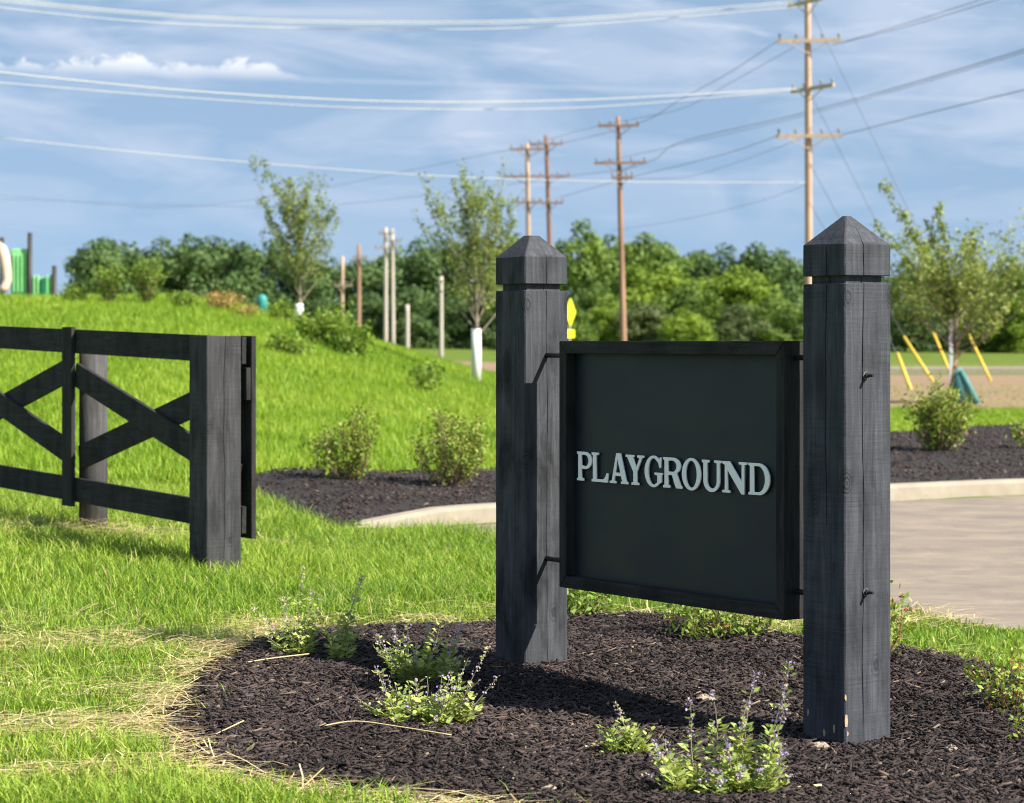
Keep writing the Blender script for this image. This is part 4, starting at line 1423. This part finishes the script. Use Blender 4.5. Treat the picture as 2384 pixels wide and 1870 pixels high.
# stakes and watering bag at the right-hand tree
tb = Vector(ground_hit(2032, 44.4))
bag = empty('watering_bag', tb)
tag(bag, 'dark green watering bag leaning at the foot of the staked tree', 'bag')
mb = MB()
prof = [(0.12, 0.0), (0.22, 0.05), (0.20, 0.28), (0.14, 0.52), (0.07, 0.66)]
pts = [(0.16 - 0.13 * z / 0.66, -0.02, z) for q, z in prof]
mb.tube(pts, [q for q, z in prof], 12)
mb.build('bag_body', M['bag'], bag, True)
mb = MB(); mb.tube([(0.07, -0.12, 0.62), (0.2, -0.2, 0.35), (0.36, -0.24, 0.0)], [0.04, 0.06, 0.07], 8); mb.build('bag_flap', M['bag'], bag, True)
st = MB(); st.tube([tb + Vector((-0.18, -0.1, -0.1)), tb + Vector((-0.06, -0.05, 0.55)), tb + Vector((0.04, -0.03, 1.2))], [0.035, 0.03, 0.026], 8)
tag(st.build('wooden_stake', M['stake'], None, True), 'brown wooden stake leaning on the tree right of the sign', 'stake')
M['galv'] = mat_plain('galvanised_steel', (0.52, 0.55, 0.58), (0.42, 0.44, 0.47), 10, 0.5)
mb = MB()
p0 = at(2022, 810, 62); mb.box((p0.x - 0.045, p0.y - 0.03, -0.2), (p0.x + 0.045, p0.y + 0.03, 2.05), None, 0.004)
tag(mb.build('steel_post', M['galv']), 'bare grey steel post standing behind the staked tree', 'post')

# ------------------------------------------------------------------ weeds and bushes on the hill
M['weed_leaf'] = mat_leaf('weed_leaf', [(0.0, (0.08, 0.16, 0.02)), (0.5, (0.18, 0.29, 0.035)), (1.0, (0.30, 0.37, 0.06))], 0.5, 0.35)
M['dry_leaf'] = mat_leaf('dry_weed', [(0.0, (0.25, 0.20, 0.06)), (0.5, (0.40, 0.29, 0.09)), (1.0, (0.48, 0.36, 0.14))], 0.6, 0.3)


def hill_plant(seed, xd, Y, h, rad, nleaf, leaf, label, mats='weed_leaf', nst=22, upr=0.9, name='tall_weed', cat='weed'):
    return shrub(name, seed, ground_hit(xd, Y), h, rad, nst, nleaf, leaf, label, 'weeds and bushes on the hill', mats, (), upr, cat)


hill_plant(201, 232, 47, 0.78, 0.38, 1100, 0.075, 'left one of two tall yellow green weeds on the hilltop')
hill_plant(202, 312, 47, 0.86, 0.42, 1200, 0.075, 'right one of two tall yellow green weeds on the hilltop')
hill_plant(203, 388, 47, 0.32, 0.34, 600, 0.07, 'short weed right of the tall hilltop weeds')
hill_plant(204, 158, 47, 0.34, 0.32, 500, 0.07, 'short weed left of the tall hilltop weeds')
hill_plant(205, 470, 48, 0.34, 0.42, 900, 0.07, 'dry orange brown weed patch on the hilltop', 'dry_leaf')
hill_plant(206, 522, 47.5, 0.20, 0.30, 500, 0.06, 'small dry tuft in front of the teal dome', 'dry_leaf')
hill_plant(207, 690, 45, 0.72, 0.55, 1500, 0.10, 'leafy bright green bush right of the hilltop tree', 'weed_leaf', 24, 0.5, 'leafy_bush', 'bush')
hill_plant(208, 745, 43.5, 0.60, 0.42, 1000, 0.10, 'smaller leafy bush at the end of the hilltop bushes', 'weed_leaf', 20, 0.5, 'leafy_bush', 'bush')
hill_plant(209, 610, 40, 0.34, 0.42, 700, 0.09, 'low broad leaved weed below the hilltop tree', 'weed_leaf', 18, 0.4)
hill_plant(210, 905, 38, 0.50, 0.30, 500, 0.085, 'leafy weed on the slope left of the white trunk guard', 'weed_leaf', 12, 0.7)
hill_plant(211, 600, 49, 0.40, 0.28, 500, 0.09, 'round weed left of the hilltop tree trunk', 'weed_leaf', 14, 0.6)

M['teal'] = mat_plain('teal_plastic', (0.03, 0.22, 0.20), (0.05, 0.30, 0.27), 3, 0.45)
dm = empty('utility_dome', ground_hit(557, 51.5))
tag(dm, 'small teal utility dome on the hilltop left of the tree', 'dome')
mb = MB(); mb.tube([(0, 0, -0.1), (0, 0, 0.3), (0, 0, 0.36), (0, 0, 0.4), (0, 0, 0.42)], [0.12, 0.12, 0.105, 0.07, 0.02], 16); mb.build('dome', M['teal'], dm, True)
mb = MB(); mb.tube([(0, 0, -0.05), (0, 0, 0.03)], 0.15, 16); mb.build('base_ring', M['teal'], dm, True)

# ------------------------------------------------------------------ playground on the hill
M['pg_green'] = mat_plain('green_play_plastic', (0.26, 0.62, 0.28), (0.20, 0.55, 0.20), 2, 0.4)
M['pg_dark'] = mat_plain('dark_green_plastic', (0.012, 0.13, 0.06), (0.02, 0.16, 0.08), 2, 0.4)
M['pg_post'] = mat_plain('dark_play_post', (0.035, 0.03, 0.03), (0.05, 0.045, 0.04), 5, 0.5)
M['pg_tan'] = mat_plain('tan_slide_plastic', (0.62, 0.47, 0.36), (0.55, 0.40, 0.30), 2, 0.35)
YP = 60.0
pgb = at(50, 640, YP)
pg = empty('play_structure', (pgb.x, YP, 1.3))
tag(pg, 'green play tower with dark posts and a tan slide on the hilltop', 'playground')


def pg_box(name, x0, y0, x1, y1, Yf, dep, mat, ch=0.03):
    a_ = at(x0, y1, Yf) - Vector((pgb.x, YP, 1.3)); b_ = at(x1, y0, Yf) - Vector((pgb.x, YP, 1.3))
    mb = MB(); mb.box((a_.x, a_.y, a_.z), (b_.x, a_.y + dep, b_.z), None, ch)
    return mb.build(name, M[mat], pg)


for xd_, yt in ((4, 505), (63.5, 495), (115.5, 565), (40, 560), (92, 590)):
    p = at(xd_, yt, YP if xd_ not in (40, 92) else YP + 1.4) - Vector((pgb.x, YP, 1.3))
    mb = MB(); mb.tube([(p.x, p.y, -0.4), (p.x, p.y, p.z)], 0.06, 10); mb.build('post', M['pg_post'], pg, True)
pw = pg_box('panel', 23, 529, 60, 636, YP + 0.05, 0.06, 'pg_green', 0.02)
for k in range(4):
    x_ = 27 + 8.5 * k
    o = pg_box('rib', x_, 540, x_ + 3.2, 622, YP + 0.0, 0.05, 'pg_green', 0.01); o.parent = pw
pn = pg_box('panel', 68, 590, 112, 640, YP + 0.05, 0.06, 'pg_green', 0.02)
for x_ in (70, 78, 98, 106):
    o = pg_box('rib', x_, 584, x_ + 4, 640, YP - 0.01, 0.05, 'pg_green', 0.01); o.parent = pn
o = pg_box('crawl_opening', 85.5, 591, 97, 632, YP - 0.02, 0.06, 'pg_dark', 0.02); o.parent = pn
pg_box('deck', 4, 636, 116, 643, YP, 1.4, 'pg_dark', 0.01)
mb = MB()
ctr = [(-6, 522), (4, 530), (9, 548), (13, 572), (15.5, 596), (10, 612), (2, 618)]
mb.tube([at(x_, y_, YP - 0.3 - 0.05 * i) - Vector((pgb.x, YP, 1.3)) for i, (x_, y_) in enumerate(ctr)], [0.13, 0.14, 0.15, 0.14, 0.12, 0.11, 0.11], 12)
mb.build('slide', M['pg_tan'], pg, True)

# ------------------------------------------------------------------ utility poles and wires
M['pole_tan'] = mat_plain('weathered_pole', (0.50, 0.37, 0.26), (0.36, 0.25, 0.17), 1.5, 0.85, 0.2, stretch=(4, 4, 0.5))
M['pole_red'] = mat_plain('reddish_pole', (0.24, 0.135, 0.095), (0.17, 0.095, 0.07), 1.5, 0.85, 0.2, stretch=(4, 4, 0.5))
M['pole_rust'] = mat_plain('rust_brown_pole', (0.36, 0.22, 0.14), (0.20, 0.115, 0.08), 0.8, 0.85, 0.2, stretch=(4, 4, 0.5))
M['pole_grey'] = mat_plain('grey_pole', (0.50, 0.45, 0.39), (0.38, 0.33, 0.28), 1.5, 0.85, 0.2, stretch=(4, 4, 0.5))
M['arm'] = mat_plain('crossarm_timber', (0.56, 0.45, 0.33), (0.45, 0.34, 0.24), 2, 0.85)
M['arm_red'] = mat_plain('reddish_crossarm', (0.38, 0.22, 0.14), (0.3, 0.17, 0.11), 2, 0.85)
M['insul'] = mat_plain('porcelain_insulator', (0.22, 0.20, 0.19), (0.3, 0.28, 0.26), 5, 0.35)
M['wire_light'] = mat_plain('bright_aluminium_wire', (0.50, 0.50, 0.45), (0.45, 0.45, 0.4), 3, 0.5)
M['wire_dark'] = mat_plain('dark_wire', (0.10, 0.10, 0.11), (0.14, 0.14, 0.15), 3, 0.6)
M['yellow'] = mat_plain('yellow_guard_plastic', (0.70, 0.52, 0.06), (0.64, 0.47, 0.06), 3, 0.5)
M['yellow_sign'] = mat_plain('fluorescent_sign_face', (0.72, 0.80, 0.02), (0.70, 0.78, 0.02), 3, 0.5)


def pole(xt, yt, xb, Y, r0, r1, mat, label, arms=(), armmat='arm'):
    top = at(xt, yt, Y)
    bx = (xb * SCALE_D - 1192) / F_PX * Y
    bz = float(gz(np.array([bx]), np.array([Y]))[0])
    root = empty('utility_pole', (bx, Y, bz))
    tag(root, label, 'utility pole', 'utility poles along the line')
    rel = lambda v: Vector(v) - Vector((bx, Y, bz))
    mb = MB()
    n_ = 7
    mb.tube([(0 + (top.x - bx) * i / n_, 0, -0.5 + (top.z - bz + 0.5) * i / n_) for i in range(n_ + 1)], [r0 + (r1 - r0) * i / n_ for i in range(n_ + 1)], 14)
    mb.build('shaft', M[mat], root, True)
    for (ya, xl, xr, dy, kind) in arms:
        # dy: how much nearer the right end is than the left
        pl = rel(at(xl, ya, Y)); pr = rel(at(xr, ya, Y))
        pl.y = -r1 - 0.07 + dy / 2; pr.y = -r1 - 0.07 - dy / 2
        if kind == 'flip':
            pl.y, pr.y = pr.y, pl.y
        mb = MB(); mb.bar(pl, pr, 0.09, 0.13 if Y < 90 else 0.10)
        arm = mb.build('crossarm', M[armmat], root)
        cx_ = rel(at((xt + (xb - xt) * 0.2), ya, Y)); cx_.y = -r1 - 0.03
        for e in (pl, pr):
            q = cx_.lerp(e, 0.6); lo = Vector((cx_.x, cx_.y, cx_.z - 0.45))
            mb = MB(); mb.bar(q + Vector((0, -0.07, -0.05)), lo, 0.02, 0.035); mb.build('brace', M[armmat], root)
        for f_ in (0.04, 0.30, 0.70, 0.96):
            q = pl.lerp(pr, f_)
            mb = MB(); mb.tube([q + Vector((0, 0, 0.06)), q + Vector((0, 0, 0.16)), q + Vector((0, 0, 0.19)), q + Vector((0, 0, 0.25))], [0.02, 0.03, 0.055, 0.03], 8)
            mb.build('insulator', M['insul'], root, True)
    return root


Y1 = 82.0
p1 = pole(1717, -70, 1721, Y1, 0.150, 0.105, 'pole_tan', 'tall nearest utility pole rising behind the near sign post',
          ((88, 1652, 1786, 0.3, ''), (290, 1650, 1786, 0.3, ''), (6, 1683, 1742, 2.2, ''), (189, 1690, 1762, 2.2, '')))
pole(1314, 248, 1328, 100, 0.155, 0.09, 'pole_rust', 'rust brown utility pole standing between the two sign posts', ((268, 1272, 1358, .4, ''), (347, 1264, 1374, .4, ''), (378, 1300, 1345, .2, '')), 'arm_red')
pole(1121, 306, 1127, 118, 0.15, 0.10, 'pole_tan', 'pale utility pole rising over the far sign post', ((318, 1084, 1168, .4, ''), (376, 1072, 1124, .3, ''), (431, 1098, 1150, .3, '')), 'arm_red')
pole(1161, 288, 1178, 126, 0.155, 0.10, 'pole_red', 'dark reddish utility pole close right of the pale one', ((307, 1125, 1197, .4, ''), (375, 1122, 1212, .4, ''), (432, 1150, 1198, .3, '')), 'arm_red')
pole(820, 484, 820, 165, 0.17, 0.13, 'pole_grey', 'left pole of the grey pair below the hill', ((497, 806, 838, .4, ''), (528, 797, 846, .4, '')))
pole(834, 487, 836, 170, 0.17, 0.13, 'pole_grey', 'right pole of the grey pair below the hill', ((512, 820, 858, .4, ''),))
pole(763, 520, 763, 160, 0.17, 0.13, 'pole_rust', 'orange brown utility pole behind the hilltop bushes', ((550, 750, 782, .3, ''),))
pole(728, 545, 727, 150, 0.15, 0.11, 'pole_tan', 'short utility pole with one crossarm behind the hilltop tree', ((607, 710, 749, .3, ''),))
pole(866, 648, 866, 140, 0.14, 0.13, 'pole_grey', 'short bare wooden pole right of the grey pair')
pole(938, 588, 938, 140, 0.14, 0.12, 'pole_grey', 'bare grey pole left of the tree with the white guard')


def wire(pts, rad, mat, label, group='overhead wires'):
    P = [at(*p) for p in pts]
    line = smooth_line([tuple(p) for p in P], 8)
    mb = MB()
    mb.tube(line, rad * (0.72 if mat == 'wire_light' else 0.65), 6)
    o = mb.build('overhead_wire', M[mat], None, True)
    tag(o, label, 'wire', group)
    return o


wire([(-90, -12, 58), (400, 33, 64), (850, 46, 70), (1250, 37, 76), (1683, 3, 82)], 0.016, 'wire_light', 'topmost pale wire running left from the pole top')
wire([(-90, -6, 58.5), (400, 38, 64.5), (850, 51, 70.5), (1250, 42, 76.5), (1690, 8, 82)], 0.014, 'wire_light', 'second pale wire from the top, just under the topmost')
wire([(-90, 6, 59), (330, 48, 64), (800, 62, 70), (1200, 55, 76), (1700, 14, 82)], 0.016, 'wire_light', 'third pale wire from the top')
wire([(-90, 144, 58), (400, 193, 64), (850, 216, 70), (1250, 212, 76), (1692, 188, 82)], 0.021, 'wire_light', 'brightest pale wire ending at the angled crossarm')
wire([(-90, 168, 58.5), (400, 208, 64.5), (800, 230, 70), (1250, 228, 76), (1700, 190, 82)], 0.015, 'wire_light', 'fainter pale wire just under the brightest one')
wire([(-90, 283, 60), (400, 334, 66), (900, 372, 72), (1300, 386, 77), (1719, 388, 82)], 0.014, 'wire_light', 'lowest pale wire crossing behind the young trees')
wire([(1652, 88, 82), (1550, 155, 87), (1446, 212, 92), (1358, 262, 100), (1197, 304, 126), (1085, 318, 130), (730, 392, 165), (540, 424, 190), (303, 440, 230), (-60, 408, 270)], 0.018, 'wire_dark', 'long dark wire from the upper crossarm down over all the poles')
wire([(1690, 100, 82), (1560, 172, 88), (1446, 232, 94), (1272, 268, 100), (1125, 308, 126)], 0.014, 'wire_dark', 'dark wire from the upper crossarm to the rust brown pole')
wire([(2260, 80, 52), (1980, 165, 66), (1710, 240, 86), (1446, 303, 96), (1374, 346, 100), (1212, 375, 126), (700, 436, 180), (400, 437, 220), (-60, 420, 260)], 0.019, 'wire_dark', 'dark cable crossing behind the nearest pole between its crossarms')
wire([(2260, 86, 52), (1980, 171, 66), (1710, 246, 86), (1446, 308, 96), (1264, 348, 100)], 0.013, 'wire_dark', 'thin dark wire just under the crossing cable')
wire([(2260, 172, 52), (2000, 234, 66), (1786, 288, 82)], 0.019, 'wire_dark', 'dark cable from the right picture edge to the lower crossarm')
wire([(1650, 290, 82), (1560, 322, 88), (1446, 352, 95), (1345, 376, 100), (1190, 420, 126)], 0.017, 'wire_dark', 'dark wire from the lower crossarm to the rust brown pole')
wire([(1700, 296, 82), (1560, 348, 89), (1446, 378, 96), (1300, 380, 100)], 0.012, 'wire_dark', 'thin dark wire below the lower crossarm')
wire([(1786, 92, 82), (1950, 43, 69), (2150, -22, 56)], 0.014, 'wire_dark', 'dark wire rising right from the upper crossarm')
wire([(1770, 96, 82), (1930, 56, 69), (2150, -10, 56)], 0.014, 'wire_dark', 'second dark wire rising right, just under its twin')
wire([(1719, 392, 82), (1600, 432, 88), (1446, 468, 95), (1300, 490, 104)], 0.010, 'wire_dark', 'faint thin wire sagging left from below the crossarms')

for (xa, ya, xt, yt, xb2, yb2, Yb, lab) in (
        (1720, 12, 2060, 712, 2108, 812, 70, 'rightmost guy wire with a yellow guard right of the staked tree'),
        (1720, 194, 1984, 706, 2028, 790, 72, 'guy wire with a yellow guard ending behind the steel post'),
        (1720, 345, 1922, 716, 1986, 810, 68, 'guy wire with a yellow guard left of the steel post'),
        (1720, 430, 1908, 752, 1938, 843, 56, 'guy wire with a yellow guard nearest the near sign post')):
    b_ = at(xb2, yb2, Yb)
    b_.z = float(gz(np.array([b_.x]), np.array([b_.y]))[0]) - 0.05
    Yt = Yb + 1.2
    t_ = at(xt, yt, Yt)
    a_ = at(xa, ya, Y1)
    root = empty('guy_wire', b_)
    tag(root, lab, 'guy wire', 'guy wires of the nearest pole')
    mb = MB(); mb.tube([t_ - b_, a_ - b_], 0.010, 5); mb.build('strand', M['wire_dark'], root, True)
    mb = MB(); mb.tube([Vector((0, 0, 0)), (t_ - b_) * 0.5, t_ - b_], 0.046, 8); mb.build('guard_tube', M['yellow'], root, True)

# yellow road sign
ys = at(1213, 664, 75)
rs = empty('road_sign', (ys.x, ys.y, float(gz(np.array([ys.x]), np.array([ys.y]))[0])), math.radians(67))
tag(rs, 'yellow diamond road sign seen edgeways behind the far sign post', 'road sign')
zc = ys.z - rs.location.z
mb = MB(); mb.box((-0.03, 0.012, -0.3), (0.03, 0.05, zc + 0.35), None, 0.004); mb.build('sign_pole', M['galv'], rs)


def plate(name, pts, mat):
    mb = MB()
    k = len(pts)
    mb.add([(x_, -0.002, z_) for x_, z_ in pts] + [(x_, 0.004, z_) for x_, z_ in pts], [tuple(range(k)), tuple(range(2 * k - 1, k - 1, -1))] + [(i, i + k, (i + 1) % k + k, (i + 1) % k) for i in range(k)])
    return mb.build(name, M[mat], rs)


hd = 0.47
dia = []
for k, (cx_, cz_) in enumerate(((1, 0), (0, 1), (-1, 0), (0, -1))):
    px_, pz_ = (-cz_, cx_)
    for sgn in (-1, 1):
        dia.append((hd * (cx_ * 0.94 + sgn * px_ * 0.06), zc + hd * (cz_ * 0.94 + sgn * pz_ * 0.06)))
plate('diamond_plate', dia, 'yellow_sign')
plate('lower_plate', [(-.36, zc - .82), (.36, zc - .82), (.36, zc - .56), (-.36, zc - .56)], 'yellow_sign')

# ------------------------------------------------------------------ the wood behind
M['wood_dark'] = mat_leaf('wood_leaf_dark', [(0.0, (0.055, 0.10, 0.036)), (0.5, (0.11, 0.185, 0.055)), (1.0, (0.19, 0.27, 0.08))], 0.6, 0.2)
M['wood_mid'] = mat_leaf('wood_leaf_mid', [(0.0, (0.07, 0.125, 0.028)), (0.5, (0.15, 0.235, 0.042)), (1.0, (0.25, 0.335, 0.06))], 0.6, 0.25)
M['wood_light'] = mat_leaf('wood_leaf_light', [(0.0, (0.10, 0.17, 0.025)), (0.5, (0.22, 0.32, 0.035)), (1.0, (0.34, 0.42, 0.06))], 0.6, 0.3)
M['wood_sage'] = mat_leaf('wood_leaf_sage', [(0.0, (0.07, 0.10, 0.035)), (0.5, (0.14, 0.18, 0.065)), (1.0, (0.22, 0.25, 0.11))], 0.6, 0.25)
M['wood_trunk'] = mat_plain('wood_trunk_bark', (0.08, 0.065, 0.05), (0.05, 0.04, 0.03), 3, 0.9, 0.3)


def wood_crown(seed, nl=36, nleaf=5200, leaf=0.42, low=0.05, narrow=1.0):
    """crown of unit height about 10 m, radius about 3.6 m, made of many leaf clumps"""
    r = np.random.default_rng(seed)
    C_, R_ = [], []
    for i in range(nl):
        t = low + (0.95 - low) * r.random()
        env = 3.5 * narrow * (math.sin(math.pi * min(1.0, 0.22 + 0.72 * t)) ** 0.7)
        a_ = r.random() * 6.28
        q = env * (0.3 + 0.78 * r.random())
        C_.append((math.cos(a_) * q, math.sin(a_) * q, t * 9.0)); R_.append(0.5 + 1.15 * r.random() ** 1.3)
    C_.append((0.3 * r.normal(), 0, 9.0)); R_.append(1.1)
    C_ = np.array(C_); R_ = np.array(R_)
    k = r.choice(len(C_), nleaf, p=R_ ** 2 / (R_ ** 2).sum())
    d = rand_unit(r, nleaf)
    rad = R_[k] * (0.5 + 0.62 * r.random(nleaf) ** 0.7)
    P = C_[k] + d * rad[:, None] * np.array([1, 1, 0.85])
    P[:, 2] = np.maximum(P[:, 2], 0.1)
    Nn = d + r.normal(size=(nleaf, 3)) * 0.55
    D = np.cross(Nn, rand_unit(r, nleaf))
    L = leaf * (0.6 + 0.8 * r.random(nleaf))
    tint = np.clip(0.15 + 0.45 * r.random(nleaf) + 0.4 * ((k * 29 % 31) / 31 - 0.4), 0, 1)
    Vv, T, tt = leaf_quads(P, D, Nn, L, L * 0.75, tint, 0.12)
    return np_mesh('crown', Vv, tris=T, attrs={'rnd': tt})


def wood_trunk(seed):
    r = np.random.default_rng(seed)
    mb = MB()
    mb.tube([(0, 0, -0.6), (0.1, 0, 2.0), (0.0, 0.1, 4.5), (0.15, 0, 7.5)], [0.30, 0.24, 0.18, 0.06], 8)
    for i in range(6):
        a_ = i * 1.05 + r.random(); z = 2.2 + 0.8 * i
        mb.tube([(0, 0, z), (math.cos(a_) * 1.2, math.sin(a_) * 1.2, z + 0.9), (math.cos(a_) * 2.2, math.sin(a_) * 2.2, z + 1.4)], [0.11, 0.07, 0.03], 6)
    return mb.mesh('trunk', True)


crowns = [wood_crown(300 + i, 58 + 4 * (i % 3), 7600, 0.36, 0.03, (1.0, 0.85, 1.15, 0.95, 1.1)[i]) for i in range(5)]
trunk_me = wood_trunk(5)
trunk_me.materials.append(M['wood_trunk'])
crown_by_mat = {}


def wood_tree(xd, ytop, Y, wid, mat, var, label, rot=0.0, ybase=None):
    X = (xd * SCALE_D - 1192) / F_PX * Y
    zb = float(gz(np.array([X]), np.array([Y]))[0]) - 0.1
    zt = CAM_H - (ytop * SCALE_D - 794) / F_PX * Y
    h = (zt - zb) / 10.0
    root = empty('woodland_tree', (X, Y, zb), rot)
    tag(root, label, 'tree', 'trees of the wood behind the field')
    key = (mat, var)
    if key not in crown_by_mat:
        me = crowns[var].copy(); me.materials.append(M[mat]); crown_by_mat[key] = me
    c_ = obj_from('crown', crown_by_mat[key], None, root); c_.scale = (h * wid, h * wid, h)
    t_ = obj_from('trunk', trunk_me, None, root); t_.scale = (h, h, h)
    return root


WOOD = [  # x, top, distance, width, colour, shape, label
    (195, 508, 205, .95, 'wood_dark', 0, 'dark round tree at the left end of the wood'),
    (228, 503, 214, .80, 'wood_dark', 1, 'narrow dark tree second from the left end of the wood'),
    (285, 512, 210, 1.0, 'wood_dark', 2, 'broad dark tree right above the tall weeds'),
    (345, 503, 216, 1.0, 'wood_dark', 3, 'dark tree in the wood a little left of the dry weed patch'),
    (405, 497, 212, 1.0, 'wood_dark', 4, 'dark tree in the wood above the short hilltop weed'),
    (462, 500, 218, 1.0, 'wood_dark', 0, 'dark tree of the wood above the dry weed patch'),
    (515, 512, 212, .95, 'wood_dark', 1, 'dark tree of the wood above the teal dome'),
    (575, 505, 220, 1.05, 'wood_dark', 2, 'dark tree of the wood just left of the hilltop tree crown'),
    (640, 520, 216, 1.0, 'wood_dark', 3, 'dark tree of the wood straight behind the hilltop tree'),
    (705, 548, 222, 1.0, 'wood_dark', 4, 'lower dark tree of the wood behind the hilltop bushes'),
    (770, 545, 218, 1.0, 'wood_dark', 0, 'dark tree of the wood behind the orange brown pole'),
    (830, 520, 224, 1.0, 'wood_dark', 2, 'dark tree of the wood behind the grey pair of poles'),
    (890, 505, 214, 1.0, 'wood_dark', 3, 'dark tree of the wood right of the grey pair of poles'),
    (950, 505, 222, 1.0, 'wood_dark', 4, 'dark tree of the wood left behind the tree with white guard'),
    (1015, 500, 212, 1.0, 'wood_dark', 1, 'dark tree of the wood right behind the tree with white guard'),
    (1085, 497, 218, .95, 'wood_dark', 0, 'dark tree of the wood left of the pale pole'),
    (1150, 520, 224, 1.0, 'wood_dark', 2, 'dark tree of the wood hidden by the far sign post'),
    (1238, 466, 200, .85, 'wood_mid', 3, 'tallest tree of the wood just right of the far sign post'),
    (1300, 498, 208, 1.0, 'wood_mid', 4, 'green tree of the wood behind the rust brown pole'),
    (1362, 494, 204, .95, 'wood_mid', 0, 'green tree of the wood right of the rust brown pole'),
    (1425, 515, 210, 1.0, 'wood_mid', 2, 'broad green tree of the wood above the middle of the sign board'),
    (1485, 530, 214, 1.0, 'wood_mid', 1, 'lower green tree of the wood above the sign board'),
    (1545, 518, 206, .9, 'wood_dark', 3, 'dark green tree of the wood above the right half of the board'),
    (1610, 514, 204, 1.0, 'wood_dark', 4, 'big dark rounded tree left of the near sign post'),
    (1668, 528, 208, .95, 'wood_dark', 0, 'dark tree of the wood touching the near sign post'),
    (1750, 540, 214, 1.0, 'wood_dark', 2, 'dark tree of the wood behind the near sign post'),
    (1835, 548, 210, 1.0, 'wood_dark', 1, 'dark tree of the wood hidden behind the near sign post cap'),
    (1925, 552, 206, .95, 'wood_mid', 3, 'green tree of the wood just right of the near sign post'),
    (2000, 560, 212, 1.0, 'wood_dark', 4, 'dark tree of the wood behind the staked tree'),
    (2075, 552, 204, 1.0, 'wood_mid', 0, 'green tree of the wood right of the staked tree crown'),
    (2140, 540, 208, .95, 'wood_mid', 2, 'green tree of the wood close to the right picture edge'),
    (2205, 545, 204, 1.0, 'wood_mid', 3, 'green tree of the wood cut by the right picture edge'),
    # lower, brighter growth along the wood's edge
    (1345, 560, 178, 1.25, 'wood_light', 1, 'bright tree at the wood edge right of the rust brown pole'),
    (1410, 560, 184, 1.2, 'wood_light', 2, 'bright leaning tree at the wood edge above the board'),
    (1565, 562, 180, 1.25, 'wood_light', 0, 'bright yellow green tree at the wood edge above the board'),
    (1470, 600, 174, 1.35, 'wood_mid', 4, 'mid green bushy tree low at the wood edge'),
    (1270, 600, 172, 1.3, 'wood_mid', 3, 'mid green bushy tree beside the yellow road sign'),
    (1290, 640, 160, 1.4, 'wood_light', 4, 'yellow green bush at the wood edge right of the road sign'),
    (1365, 640, 158, 1.5, 'wood_sage', 0, 'pale sage bush low beside the rust brown pole'),
    (1450, 655, 156, 1.7, 'wood_light', 3, 'bright green bush just above the sign board'),
    (1570, 645, 158, 1.5, 'wood_sage', 1, 'pale sage bush above the right part of the board'),
    (1640, 620, 164, 1.4, 'wood_mid', 2, 'mid green bush left of the near sign post'),
    (1690, 645, 158, 1.5, 'wood_mid', 4, 'dark green bush touching the near sign post'),
    (1225, 655, 158, 1.5, 'wood_mid', 1, 'green bush between the far sign post and the road sign'),
    (1940, 630, 170, 1.4, 'wood_dark', 2, 'dark bush at the wood edge above the yellow guards'),
    (2030, 640, 172, 1.4, 'wood_dark', 0, 'dark bush at the wood edge behind the staked tree'),
    (2110, 625, 168, 1.4, 'wood_mid', 3, 'green bush at the wood edge right of the yellow guards'),
    (2180, 615, 166, 1.4, 'wood_light', 4, 'bright bush at the wood edge by the right picture edge'),
    (690, 630, 178, 1.4, 'wood_dark', 1, 'dark bush at the wood edge behind the leafy bushes'),
    (790, 620, 180, 1.4, 'wood_dark', 3, 'dark bush at the wood edge left of the grey pair of poles'),
    (880, 610, 178, 1.4, 'wood_dark', 4, 'dark bush at the wood edge behind the short bare pole'),
    (970, 615, 180, 1.4, 'wood_dark', 2, 'dark bush at the wood edge right of the bare grey pole'),
    (1050, 610, 178, 1.4, 'wood_dark', 0, 'dark bush at the wood edge left of the far sign post'),
]
for i, (x_, yt_, Yt_, wd_, mt_, vr_, lb_) in enumerate(WOOD):
    wood_tree(x_, yt_, Yt_, wd_, mt_, vr_, lb_, i * 1.7)
